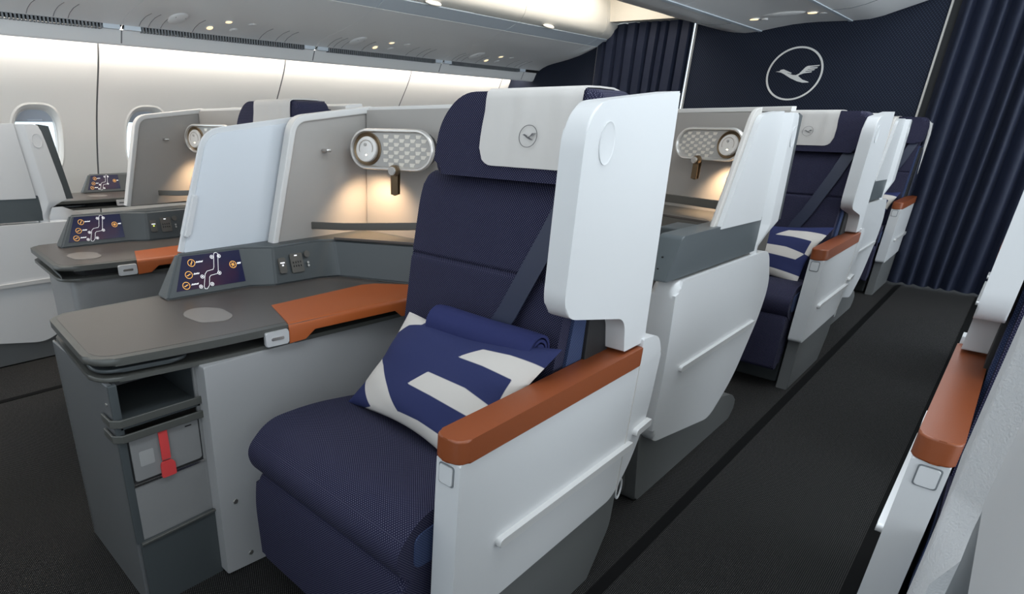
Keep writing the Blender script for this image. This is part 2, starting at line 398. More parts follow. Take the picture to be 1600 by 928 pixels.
# ceiling
struct('ceiling', box(-5.2, 2.6, -1.6, 6.5, 2.62, 2.66), ceil_m)
hd = struct('trim_5', prism(rnd([(-3.42, 2.125), (-2.55, 2.09), (-2.55, 2.62), (-3.42, 2.62)], 0), 'y', 6.10, 6.32), ceil_m)

# ================================================================ OVERHEAD BINS
PSU = [(-4.30, 1.633), (-4.285, 1.628), (-4.270, 1.640), (-4.238, 1.712)]
PS2 = [(-4.205, 1.737), (-4.16, 1.763), (-4.10, 1.785), (-4.03, 1.80), (-3.95, 1.813), (-3.84, 1.832), (-3.72, 1.860), (-3.62, 1.893), (-3.525, 1.930)]
PS3 = [(-3.522, 1.932), (-3.50, 1.930), (-3.44, 1.957), (-3.385, 1.980)]
PS4 = [(-3.380, 1.986), (-3.345, 2.005), (-3.318, 2.04), (-3.304, 2.09), (-3.306, 2.15), (-3.33, 2.30), (-3.42, 2.46), (-3.55, 2.58)]
def ribbon(prof, y0, y1, th=.006):
    bm = bmesh.new(); a = [[bm.verts.new((x, y, z)) for x, z in prof] for y in (y0, y1)]
    for i in range(len(prof)-1): bm.faces.new((a[0][i], a[0][i+1], a[1][i+1], a[1][i]))
    bmesh.ops.recalc_face_normals(bm, faces=bm.faces[:])
    # outwards = towards the cabin (down / +x)
    if sum((f.normal.x-f.normal.z)*f.calc_area() for f in bm.faces) < 0: bmesh.ops.reverse_faces(bm, faces=bm.faces[:])
    bmesh.ops.solidify(bm, geom=bm.faces[:], thickness=th)
    return bm
SEAMM = None
def on_psu(t):
    """point and tangent on the service panel, t = distance from its outboard edge"""
    P = [Vector((x, 0, z)) for x, z in PS2]
    for a, b in zip(P, P[1:]):
        d = (b-a).length
        if t <= d: return a+(b-a)*t/d, (b-a).normalized()
        t -= d
    return P[-1], (P[-1]-P[-2]).normalized()
BINY = [-1.35, .14, 1.66, 3.17, 4.68, 6.05, 6.30]
binlab = ['white overhead bin at the near left edge, above the first window', 'white overhead bin above the second window and left wall joint', 'white overhead bin third from the near end, above the near headrests',
          'white overhead bin second from the end wall with glowing reading lights', 'white overhead bin last before the end wall', 'narrow white bin end cap touching the navy end wall']
for k, (y0, y1) in enumerate(zip(BINY, BINY[1:])):
    t = thing('overhead_bin', binlab[k], 'bin', (-3.9, (y0+y1)/2, 1.9), 'overhead bins along the left wall')
    g = .003; a, b = y0+g, y1-g
    mk('valance', ribbon(PSU, y0, y1, .006), binwhite, t)
    mk('valance_joint', ribbon([(x+.002, z) for x, z in PSU[2:]], y0, y0+.008, .003), seam_m, t)
    mk('service_panel', ribbon(PS2, a-.002, b+.002, .008), binwhite, t)
    mk('blue_edge', ribbon(PS3, a, b, .008), binstrip, t)
    d0 = mk('bin_door', ribbon(PS4, a, b if k < 5 else b, .01), bindoor, t)
    mk('grille_back', ribbon([(-4.236, 1.716), (-4.206, 1.736)], a, b, .002), black, t)
    if b-a > 1:
        bm = bmesh.new(); y = a+.12
        while y < b-.12:
            box(-4.243, -4.203, y, y+.011, 1.706, 1.743, bm=bm); y += .021
        o = mk('grille_slats', bm, grille_m, t); o['kind'] = 'stuff'
        mk('grille_end', box(-4.243, -4.205, a+.01, a+.115, 1.712, 1.739, .002), binstrip, t); mk('grille_end', box(-4.243, -4.205, b-.115, b-.01, 1.712, 1.739, .002), binstrip, t)
        # latch on the door's lower lip
        for yl in (a+.42,):
            bm = bmesh.new(); bmesh.ops.create_uvsphere(bm, u_segments=20, v_segments=10, radius=1, matrix=Matrix.Translation((-3.352, yl, 1.992)) @ Matrix.Rotation(math.radians(38), 4, 'Y') @ Matrix.Diagonal((.032, .085, .016, 1)))
            mk('latch', bm, bindoor, t)
        # reading lights, nozzles, speaker, seams on the service panel (two clusters)
        for yc in (a+.54,):
            for (dy, tt, mm, nm, rr) in ((.02, .075, glow_soft, 'reading_light', .026), (.10, .20, glow_soft, 'reading_light', .026), (.20, .075, chrome, 'air_nozzle', .024), (.28, .20, chrome, 'air_nozzle', .024)):
                p, tg = on_psu(tt); nrm = Vector((tg.z, 0, -tg.x)); c = p+Vector((0, yc+dy, 0))
                nn = nrm*.004
                q = mk(nm, cyl(c-nn, c+nn, rr, 20, rr*.82), binwhite if nm == 'air_nozzle' else mm, t)
                mk('bezel', cyl(c-nn*.4, c+nn*.5, rr*1.25, 24), binwhite, q)
            p, tg = on_psu(.16); nrm = Vector((tg.z, 0, -tg.x)); c = p+Vector((0, yc-.24, 0))
            M = frameM(c, tg, Vector((0, 1, 0)))
            bm = bmesh.new(); bmesh.ops.create_uvsphere(bm, u_segments=24, v_segments=10, radius=1, matrix=M @ Matrix.Diagonal((.10, .055, .020, 1)))
            sp_ = mk('speaker', bm, binwhite, t)
            bm = bmesh.new()
            for j in range(9): box(.0, .06-.004*abs(j-4), -.032+.008*j-.0018, -.032+.008*j+.0018, -.0145, .0145, bm=bm)
            mk('speaker_slots', xf(bm, M), grille_m, sp_)
        for dy in (.10, .16, .24, .46, .98, 1.12, 1.2):
            if a+dy < b-.03:
                pts = []
                for j in range(9):
                    p, tg = on_psu(.01+.021*j); nrm = Vector((tg.z, 0, -tg.x))
                    if nrm.z > 0: nrm = -nrm
                    pts.append(p+nrm*.0008+Vector((0, a+dy+.0012*j*j*.3, 0)))
                mk('panel_seam', sweep(pts, [(-.0016, -.001), (.0016, -.001), (.0016, .001), (-.0016, .001)], up=Vector((0, 0, 1))), seam_m, t)
# end profile of the bin row (closes the section at the end wall)
# cove lighting strip behind the valance
cv = struct('trim_6', box(-4.47, -4.41, -1.3, 6.25, 1.742, 1.752), cove)
# centre bins above the middle seats
CB = [(-2.70, 2.20), (-2.665, 2.125), (-2.60, 2.085), (-2.536, 2.056), (-2.42, 2.015), (-2.30, 1.979), (-2.20, 1.955), (-2.106, 1.943), (-2.0, 1.946)]
CM = [(-1.975, 1.950), (-1.86, 1.966), (-1.746, 1.978), (-1.65, 1.981), (-1.564, 1.980), (-1.45, 1.974), (-1.352, 1.968)]
CR = [(-1.33, 1.967), (-1.221, 1.968), (-1.14, 1.983), (-1.073, 2.004), (-.968, 2.036), (-.883, 2.062), (-.80, 2.10), (-.74, 2.16), (-.70, 2.25), (-.70, 2.4), (-.80, 2.6)]
CBL = [(-2.86, 2.6), (-2.78, 2.4)]+CB
cbl = ['grey-white centre overhead bin nearest the camera, out of frame above', 'grey-white centre overhead bin before the last one', 'grey-white centre overhead bin meeting the navy wall above the emblem']
for k, (y0, y1) in enumerate(((-.8, 2.2), (2.2, 4.62), (4.62, 6.29))):
    t = thing('centre_bin', cbl[k], 'bin', (-1.66, (y0+y1)/2, 2.0), 'centre overhead bins')
    mk('bin_shell', ribbon(CBL, y0+.003, y1-.003, .01), binwhite, t)
    mk('service_panel', ribbon(CM, y0+.003, y1-.003, .01), binwhite, t)
    mk('bin_shell', ribbon(CR, y0+.003, y1-.003, .01), binwhite, t)
    mk('blue_edge', ribbon([(-2.0, 1.942), (-1.972, 1.944)], y0, y1, .006), binstrip, t); mk('blue_edge', ribbon([(-1.356, 1.963), (-1.33, 1.962)], y0, y1, .006), binstrip, t)
    if k == 2:
        mk('shell_seam', ribbon([(x, z-.003) for x, z in CB[1:]], 5.62, 5.626, .003), grille_m, t); mk('shell_seam', ribbon([(x, z-.003) for x, z in CR[:7]], 5.62, 5.626, .003), grille_m, t)
    for yc in ((y1-.95,) if k == 2 else (y0+.8,)):
        for x, nm, mm in ((-1.86, 'reading_light', glow_soft), (-1.47, 'reading_light', glow_soft)):
            z = 1.968 if x < -1.6 else 1.974
            q = mk(nm, cyl((x, yc+.35, z-.008), (x, yc+.35, z+.004), .03, 20, .026), mm, t)
            mk('bezel', cyl((x, yc+.35, z-.004), (x, yc+.35, z+.004), .037, 24), binwhite, q)
            q = mk('air_nozzle', cyl((x+.05, yc+.43, z-.006), (x+.05, yc+.43, z+.004), .026, 20, .02), binwhite, t)
        bm = bmesh.new(); bmesh.ops.create_uvsphere(bm, u_segments=24, v_segments=10, radius=1, matrix=Matrix.Translation((-1.66, yc+.32, 1.978)) @ Matrix.Diagonal((.16, .07, .016, 1)))
        mk('speaker', bm, binwhite, t)

# ================================================================ SEAT (facing -y), built at row one
def offset_profile(pts, d):
    out = []
    for i, p in enumerate(pts):
        a = Vector(pts[max(i-1, 0)]); b = Vector(pts[min(i+1, len(pts)-1)]); t = (b-a).normalized(); out.append((p[0]-t.y*d, p[1]+t.x*d))
    return out
def make_seat():
    t = thing('business_seat', 'nearest navy business seat with cognac armrest, bedside desk at its left', 'seat', (-.86, 1.05, 0), 'navy cabin seats')
    # cushion
    cp = rnd([(.615, .395), (.600, .455), (.665, .515), (.80, .515), (1.18, .455), (1.18, .36), (.70, .34)], [.04, .05, .06, .1, .02, .02, .05], 8)
    bm = prism(cp, 'x', -1.135, -.612, .035, 6); mk('seat_cushion', bm, navy_f, t, sharp=60)
    for xx in (-1.136, -.611):
        mk('side_panel', prism(rnd([(.65, .40), (.65, .475), (.80, .49), (1.15, .435), (1.15, .37)], .02), 'x', xx-.002, xx+.002, .001), navy_side, t)
    lp = rnd([(.618, .120), (.610, .30), (.622, .388), (.84, .395), (.88, .33), (.70, .110)], [.02, .05, .03, .02, .04, .03], 6)
    bm = prism(lp, 'x', -1.130, -.614, .03, 5); mk('leg_rest', bm, navy_f, t, sharp=60)
    # backrest with a stitched cross seam
    bp = rnd([(1.045, .46), (1.075, .62), (1.108, .868), (1.118, .876), (1.112, .884), (1.135, 1.02), (1.158, 1.078), (1.25, 1.085), (1.22, .42), (1.06, .42)], [.02, .15, .006, .0, .006, .05, .03, .02, .01, .01], 5)
    bm = prism(bp, 'x', -1.083, -.615, .028, 5); mk('backrest', bm, navy_f, t, sharp=60)
    mk('back_side_panel', prism([(1.10, .50), (1.17, 1.06), (1.245, 1.06), (1.21, .50)], 'x', -.6155, -.607, .001), navy_side, t)
    mk('back_core', box(-.615, -.598, 1.19, 1.30, .46, 1.05, .004), black, t)
    # headrest
    hp = rnd([(-1.030, 1.080), (-.605, 1.080), (-.598, 1.205), (-.618, 1.262), (-.962, 1.262), (-1.020, 1.20)], [.03, .03, .05, .05, .06, .06], 6)
    bm = prism(hp, 'y', 1.120, 1.265, .036, 6)
    for v in bm.verts: v.co.y += (v.co.z-1.09)*.10
    mk('headrest', bm, navy_f, t, sharp=60)
    # cloth cover: draped over the front, top and back of the headrest
    bm = bmesh.new(); x0, x1 = -.885, -.645; nu, path = 26, []
    fr = [(1.1165, 1.108), (1.1185, 1.15), (1.1222, 1.19), (1.1250, 1.222), (1.1265, 1.246), (1.1290, 1.2600), (1.142, 1.2670), (1.19, 1.2680), (1.250, 1.2670), (1.280, 1.262), (1.290, 1.235)]
    zb = 1.125
    for i in range(nu+1):
        u = i/nu; x = x0+(x1-x0)*u; e = min(u, 1-u)*(x1-x0); rc = .035
        lift = (rc-math.sqrt(max(0, rc*rc-(rc-e)**2))) if e < rc else 0
        wv = .0012*math.sin(u*17)+.0008*math.sin(u*31+1)
        col = []
        for j, (y, z) in enumerate(fr):
            zz = z+lift*max(0, (1.19-z)/.078) if j < 3 else z
            col.append(bm.verts.new((x+(.012 if z > 1.2 else 0)*(-.5+u)*-.6, y-wv*(1 if j < 5 else .3), zz)))
        path.append(col)
    for A, B in zip(path, path[1:]):
        for j in range(len(fr)-1): bm.faces.new((A[j], B[j], B[j+1], A[j+1]))
    bmesh.ops.recalc_face_normals(bm, faces=bm.faces[:]); 
    f0 = min(bm.faces, key=lambda f: f.calc_center_median().y)
    if f0.normal.y > 0: bmesh.ops.reverse_faces(bm, faces=bm.faces[:])
    bmesh.ops.solidify(bm, geom=bm.faces[:], thickness=.0035)
    cv_ = mk('headrest_cover', bm, cloth, t, sharp=60)
    emblem_parts(cv_, (-.757, 1.1155, 1.172), (1, 0, 0), (0, .105, 1), .0225, .0011, grey_emb, .0008, 40)
    # seat belt running down from behind the headrest
    pts = [(-.640, 1.150, 1.10), (-.652, 1.128, 1.05), (-.672, 1.108, .98), (-.700, 1.088, .90), (-.738, 1.071, .80), (-.765, 1.062, .745), (-.79, 1.05, .66)]
    mk('seat_belt', sweep(pts, rect(.050, .004), up=Vector((0, -1, .1))), navy_belt, t)
    # aisle-side arm: white shell with leather pad
    XO = -.545
    sh = rnd([(.690, .255), (.690, .645), (1.50, .645), (1.487, .46), (1.425, .335), (1.345, .262)], [.02, .004, .004, .10, .10, .03], 8)
    bm = prism(sh, 'x', -.600, XO, .018, 5); mk('arm_shell', bm, white, t)
    rear = rnd([(1.372, .636), (1.372, .712), (1.462, .705), (1.50, .64)], [.003, .004, .05, .02], 8)
    mk('shell_cap', prism(rear, 'x', -.640, XO+.001, .014, 4), white, t)
    lb = prism(rnd([(-.604, .683), (-.541, .683), (-.541, 1.374), (-.604, 1.374)], [.022, .03, .006, .006], 6), 'z', .644, .692, .013, 4)
    mk('arm_pad', lb, leather, t)
    mk('release_button', prism(rnd([(-.590, .596), (-.560, .596), (-.560, .634), (-.590, .634)], .005), 'y', .6865, .692, .0012), white, t)
    q = mk('button_gap', prism(rnd([(-.5925, .5935), (-.5575, .5935), (-.5575, .6365), (-.5925, .6365)], .006), 'y', .6885, .6915), grille_m, t)
    # trim rail and short rail
    def rail(p0, p1, h, name):
        (y0, z0), (y1, z1) = p0, p1
        pl = rnd([(y0, z0-h/2), (y1, z1-h/2), (y1, z1+h/2), (y0, z0+h/2)], [h*.48, .002, .002, h*.48], 6)
        return mk(name, prism(pl, 'x', XO-.002, XO+.013, .005, 3), pewter_w, t)
    rail((.818, .411), (1.395, .411), .020, 'trim_rail'); rail((1.408, .440), (1.492, .446), .020, 'trim_rail')
    mk('shell_seam', sweep([(XO+.0006, 1.376, .64), (XO+.0006, 1.372, .42), (XO+.0004, 1.368, .27)], rect(.0022, .0016), up=Vector((1, 0, 0))), white_edge, t)
    # base below the shell
    bs = rnd([(.735, 0), (.735, .30), (1.40, .30), (1.39, .14), (1.355, .09), (1.305, 0)], [0, 0, 0, .03, .02, 0], 5)
    mk('base', prism(bs, 'x', -.605, XO-.010, .006, 2), basegrey, t)
    mk('under_frame', box(-1.10, -.62, .80, 1.42, .0, .34, .01), slate, t)
    bm = sweep([(XO-.008, 1.405+.014*math.cos(a), .262+.032*math.sin(a)) for a in [math.pi*2*i/16-.2 for i in range(17)]], circ(.0028, 6), caps=False, up=Vector((1, 0, 0)))
    mk('pull_loop', bm, white, t)
    # privacy wing
    wg = rnd([(.984, .800+.045), (1.262, .787), (1.285, .700), (1.392, .700), (1.345, 1.262), (.984, 1.232)], [.055, .035, .004, .01, .006, .075], 9)
    wo = mk('privacy_wing', prism(wg, 'x', -.598, XO-.006, .008, 3), white, t)
    cx_, cz_, rr = 1.062, 1.165, .0275
    bm = bmesh.new(); ns = 40; R2 = []
    for r_, h_ in ((rr, 0), (rr, .0022), (rr-.003, .0006), (0, .0006)):
        R2.append([bm.verts.new((XO-.0062+h_, cx_+r_*math.cos(2*math.pi*i/ns), cz_+1.35*r_*math.sin(2*math.pi*i/ns))) for i in range(ns)] if r_ else [bm.verts.new((XO-.0062+h_, cx_, cz_))])
    for A, B in zip(R2[:-2], R2[1:-1]):
        for i in range(ns): bm.faces.new((A[i], A[(i+1) % ns], B[(i+1) % ns], B[i]))
    for i in range(ns): bm.faces.new((R2[2][i], R2[2][(i+1) % ns], R2[3][0]))
    mk('round_cap', bm, white, wo)
    # shell behind the seat
    bsh = mk('back_shell', box(-1.10, -.60, 1.36, 1.40, .30, 1.245, .008, 3), frame_l, t)
    mk('shell_top', prism(rnd([(1.325, 1.215), (1.325, 1.250), (1.405, 1.257), (1.405, 1.215)], .006), 'x', -1.10, -.58, .003), frame_l, t)
    return t
pewter_w = mat('pale_satin_rail', (.62, .61, .60), .28, metal=.25)
seat1 = make_seat()

# ---------------------------------------------------------------- side desk (units facing -y, seat at its +x side)
def make_desk(name, label, loc, front, left, dx, dy0=0, full=True):
    """front: y of the desk's near end; left: x of its far edge; dx shifts everything else"""
    t = thing(name, label, 'desk', loc, 'bedside desks')
    X = lambda x: x+dx
    top = rnd([(left, front+.03), (X(-1.312), front), (X(-1.262), .60 if front < .5 else .76), (X(-1.205), 1.22), (X(-1.26), 1.34), (X(-1.55), 1.25), (left, 1.25)], [.05, .07, .2, .03, .03, .02, .02], 8)
    mk('desk_top', prism(top, 'z', .681, .700, .008, 4), deskrim, t)
    ins = rnd([(left+.016, front+.046), (X(-1.330), front+.018), (X(-1.285), .61 if front < .5 else .77), (X(-1.225), 1.20), (X(-1.30), 1.30), (left+.016, 1.25)], [.045, .06, .2, .01, .01, .01], 8)
    mk('desk_inlay', prism(ins, 'z', .6985, .7006, .0005, 1), desktop_m, t)
    tb = rnd([(left+.12, front+.045), (X(-1.325), front+.012), (X(-1.285), .56), (X(-1.40), .58), (left+.12, .60)], [.05, .06, .05, .02, .02], 6)
    mk('table_leaf', prism(tb, 'z', .659, .669, .004, 2), slate, t)
    mk('leaf_hinge', box(X(-1.50), X(-1.30), .80, .98, .664, .676, .003), blackgloss, t)
    low = rnd([(left+.005, front+.035), (X(-1.315), front+.005), (X(-1.270), .60 if front < .5 else .76), (X(-1.213), 1.35), (X(-1.55), 1.35), (left+.005, 1.30)], [.05, .07, .2, .02, .02, .02], 8)
    mk('lower_tray', prism(low, 'z', .640, .652, .004, 3), deskrim, t)
    # dark gap between slab and tray
    gp = [(left+.02, front+.10), (X(-1.38), front+.08), (X(-1.33), .65), (X(-1.29), 1.30), (X(-1.6), 1.30), (left+.02, 1.28)]
    mk('table_slot', prism(gp, 'z', .651, .682), black, t)
    # leather runner over the seat-side edge
    lr = [(-1.418, .880), (-1.300, .838), (-1.270, .820), (-1.212, 1.225), (-1.30, 1.352), (-1.417, 1.258)]
    bm = bmesh.new()
    outer = [Vector((X(x_), y_, 0)) for x_, y_ in ((-1.238, .812), (-1.234, .86), (-1.231, .89), (-1.217, 1.03), (-1.204, 1.165), (-1.202, 1.19), (-1.199, 1.225), (-1.212, 1.28), (-1.245, 1.34))]
    inner = [Vector((X(-1.418), .874, 0)), Vector((X(-1.418), .91, 0)), Vector((X(-1.418), .95, 0)), Vector((X(-1.418), 1.06, 0)), Vector((X(-1.418), 1.18, 0)), Vector((X(-1.418), 1.22, 0)), Vector((X(-1.40), 1.262, 0)), Vector((X(-1.36), 1.30, 0)), Vector((X(-1.30), 1.352, 0))]
    drop = [.650, .652, .674, .674, .674, .652, .650, .650, .650]
    cols = []
    for o_, i_, dz in zip(outer, inner, drop):
        n = (o_-i_).normalized()
        pp = [i_+Vector((0, 0, .7010)), o_-n*.016+Vector((0, 0, .7035)), o_-n*.006+Vector((0, 0, .7010)), o_+n*.001+Vector((0, 0, .692)), o_+n*.002+Vector((0, 0, dz))]
        cols.append([bm.verts.new(p) for p in pp])
    for A, B in zip(cols, cols[1:]):
        for j in range(4): bm.faces.new((A[j], B[j], B[j+1], A[j+1]))
    bmesh.ops.recalc_face_normals(bm, faces=bm.faces[:])
    if max(bm.faces, key=lambda f: f.calc_area()).normal.z < 0: bmesh.ops.reverse_faces(bm, faces=bm.faces[:])
    bmesh.ops.solidify(bm, geom=bm.faces[:], thickness=.003)
    mk('leather_runner', bm, leather2, t, sharp=50)
    lt = mk('latch_plate', xf(prism(rnd([(-.033, -.019), (.033, -.019), (.033, .019), (-.033, .019)], .005), 'z', -.006, .006, .003, 3), frameM((X(-1.243), .776, .672), (.12, 1, 0), (0, 0, 1))), pale_alu, t)
    mk('latch_slot', xf(prism(rnd([(-.018, -.004), (.018, -.004), (.018, .004), (-.018, .004)], .003), 'z', .0058, .0075, .001, 2), frameM((X(-1.243), .776, .672), (.12, 1, 0), (0, 0, 1))), chrome, lt)
    # cup recess plate
    cx, cy = X(-1.456), .700
    cr = [(cx-.075, cy-.035), (cx-.03, cy-.062), (cx+.055, cy-.052), (cx+.082, cy+.01), (cx+.055, cy+.045), (cx-.03, cy+.05), (cx-.075, cy+.012)]
    mk('cup_plate', prism(rnd(cr, .022, 5), 'z', .700, .7028, .001, 2), cupring, t)
    # housing with the control screen, facing +x
    B = [(-1.655, .668), (-1.632, .934), (-1.588, 1.002), (-1.575, 1.165), (-1.548, 1.232), (-1.290, 1.356)]
    T_ = [(-1.705, .742), (-1.682, .940), (-1.622, 1.020), (-1.618, 1.200), (-1.585, 1.240), (-1.310, 1.395)]
    HZ = .822
    bm = bmesh.new(); K = len(B)
    b0 = [bm.verts.new((X(x), y, .700)) for x, y in B]; t0 = [bm.verts.new((X(x), y, HZ)) for x, y in T_]
    bb = [bm.verts.new((X(-1.728), y if i < 5 else 1.46, .700)) for i, (x, y) in enumerate(B)]; tb_ = [bm.verts.new((X(-1.728), y if i < 5 else 1.46, HZ)) for i, (x, y) in enumerate(T_)]
    bb[-1].co = (X(-1.30), 1.48, .7); tb_[-1].co = (X(-1.30), 1.48, HZ); bb[-2].co.y = tb_[-2].co.y = 1.44
    for i in range(K-1):
        bm.faces.new((b0[i], b0[i+1], t0[i+1], t0[i])); bm.faces.new((bb[i+1], bb[i], tb_[i], tb_[i+1])); bm.faces.new((t0[i], t0[i+1], tb_[i+1], tb_[i])); bm.faces.new((b0[i+1], b0[i], bb[i], bb[i+1]))
    bm.faces.new((b0[0], t0[0], tb_[0], bb[0])); bm.faces.new((b0[-1], bb[-1], tb_[-1], t0[-1]))
    bmesh.ops.recalc_face_normals(bm, faces=bm.faces[:])
    e = [e for e in bm.edges if e.calc_face_angle(0) > .5]
    bmesh.ops.bevel(bm, geom=e, offset=.007, segments=3, affect='EDGES', clamp_overlap=True)
    hs = mk('control_housing', bm, slate, t)
    # screen in the plane of the first facet
    p00 = Vector((X(-1.655), .668, .700)); p10 = Vector((X(-1.632), .934, .700)); p01 = Vector((X(-1.705), .742, HZ)); p11 = Vector((X(-1.682), .940, HZ))
    def sp2(a, b, h=0):
        q = (p00*(1-a)+p10*a)*(1-b)+(p01*(1-a)+p11*a)*b; n = (p10-p00).cross(p01-p00).normalized(); return q+n*h
    sn = (p10-p00).cross(p01-p00).normalized(); sg = 1 if sn.x > 0 else -1
    def spt(a, b, h): return sp2(a, b, h*sg)
    scr = mk('control_screen', slab([spt(.09, .17, .0022), spt(.955, .17, .0022), spt(.955, .93, .0022), spt(.07, .93, .0022)], .004), screen_m, t)
    M0 = frameM(spt(.5, .5, .0032), p10-p00, Vector((0, 0, 1)) if sg > 0 else Vector((0, 0, 1)))
    # screen graphics: three amber seat icons, the seat outline, a light symbol, captions
    bmA = bmesh.new(); bmW = bmesh.new()
    def loc(a, b): return spt(a, b, .0034)
    U = (p10-p00).normalized(); Vv = (p01-p00)-(p01-p00).dot(U)*U; Vv.normalize()
    def ringat(bm, c, r, w_, n=20):
        A = [[bm.verts.new(c+(U*math.cos(2*math.pi*i/n)+Vv*math.sin(2*math.pi*i/n))*q) for i in range(n)] for q in (r, r-w_)]
        for i in range(n): bm.faces.new((A[0][i], A[0][(i+1) % n], A[1][(i+1) % n], A[1][i]))
    def line(bm, pts, w_):
        for p, q in zip(pts, pts[1:]):
            d = (q-p).normalized(); s = d.cross(sn)*w_/2; e_ = d*w_*.3
            bm.faces.new([bm.verts.new(v) for v in (p-s-e_, q-s+e_, q+s+e_, p+s-e_)])
    for k, b_ in enumerate((.76, .50, .27)):
        c = loc(.22-.012*k, b_); ringat(bmA, c, .0115, .0016)
        sh_ = [(-.5, -.15), (-.1, -.1), (.1, .1), (.45, .15)] if k else [(-.2, -.5), (-.1, -.05), (.15, .05), (.25, .5)]
        line(bmA, [c+U*a_*.012+Vv*bb_*.012 for a_, bb_ in sh_], .0022)
        c2 = loc(.285-.012*k, b_+.005)
        for q in range(5-k % 2): line(bmW, [c2+U*(.0045*q)-Vv*.0014, c2+U*(.0045*q+.0032)+Vv*(.0014 if q % 2 else .002)], .0022)
    so = [(.60, .93), (.63, .90), (.625, .5), (.61, .44), (.52, .42), (.505, .38), (.505, .20), (.48, .13), (.45, .14), (.44, .20), (.445, .47), (.47, .53), (.555, .55), (.565, .60), (.565, .90), (.58, .93), (.60, .93)]
    line(bmW, [loc(a_-.02, b_) for a_, b_ in so], .0011)
    for a_, b_ in ((.525, .84), (.635, .84), (.63, .45), (.40, .42), (.39, .20), (.53, .22)): ringat(bmW, loc(a_-.01, b_), .0058, .0013, 12); ringat(bmW, loc(a_-.01, b_), .0022, .0022, 8)
    c = loc(.82, .60); ringat(bmA, c, .0115, .0016)
    for k in range(6): line(bmA, [c, c+(U*math.cos(k*math.pi/3)+Vv*math.sin(k*math.pi/3))*.007], .0016)
    for q in range(4): line(bmW, [loc(.885+.014*q, .60), loc(.893+.014*q, .63)], .002)
    mk('amber_icons', bmA, amber, scr); mk('seat_diagram', bmW, iconw, scr)
    # remote cradle and socket panel on the third facet
    f0 = Vector((X(-1.588), 1.002, .700)); f1 = Vector((X(-1.575), 1.165, .700)); f2 = Vector((X(-1.622), 1.020, HZ)); fn = (f1-f0).cross(f2-f0).normalized()
    if fn.x < 0: fn = -fn
    fu = (f1-f0).normalized(); fv = fn.cross(fu)
    if fv.z < 0: fv = -fv
    def fp(a, b): return f0+fu*a+fv*b+fn*.001
    def plate(a, b, w_, h_, r, th, m, nm, par):
        return mk(nm, xf(prism(rnd([(-w_/2, -h_/2), (w_/2, -h_/2), (w_/2, h_/2), (-w_/2, h_/2)], r), 'z', -.001, th, .0012, 2), frameM(fp(a, b), fu, fv)), m, par)
    rm = plate(.035, .062, .026, .050, .006, .006, darkbrown, 'handset', t)
    plate(.035, .070, .016, .004, .001, .0072, iconw, 'handset_icon', rm); plate(.035, .062, .006, .005, .001, .0072, green if not full else iconw, 'handset_icon', rm)
    so_ = plate(.090, .064, .046, .062, .004, .003, darkbrown, 'socket_panel', t)
    for q in range(8): plate(.076+.009*(q % 4), .054+.012*(q//4), .003, .006, .001, .0038, blackgloss, 'socket_hole', so_)
    plate(.088, .088, .010, .004, .001, .0042, iconw, 'usb_port', so_)
    mk('round_button', xf(cyl((0, 0, -.001), (0, 0, .004), .011, 20, bev=.001), frameM(fp(.132, .088), fu, fv)), darkbrown, hs)
    for bq in (.050, .060): mk('audio_jack', xf(cyl((0, 0, -.001), (0, 0, .0025), .004, 12), frameM(fp(.132, bq), fu, fv)), pewter, hs)
    # corner tray
    tr = [(X(-1.60), 1.275), (X(-1.335), 1.425), (X(-1.63), 1.44)]
    mk('corner_tray', prism(rnd(tr, .01, 3), 'z', HZ-.001, HZ+.0015), darkbrown, t)
    lip = [(X(-1.585), 1.243, HZ+.004), (X(-1.31), 1.397, HZ+.004)]
    mk('tray_lip', sweep(lip, rect(.010, .009, .002)), desktop_m, t)
    return t
pale_alu = mat('pale_latch_plastic', (.55, .54, .54), .35, metal=.2)
desk1 = make_desk('side_desk', 'grey bedside desk with orange leather runner beside the nearest seat', (-1.5, .9, 0), .338, -1.735, 0)
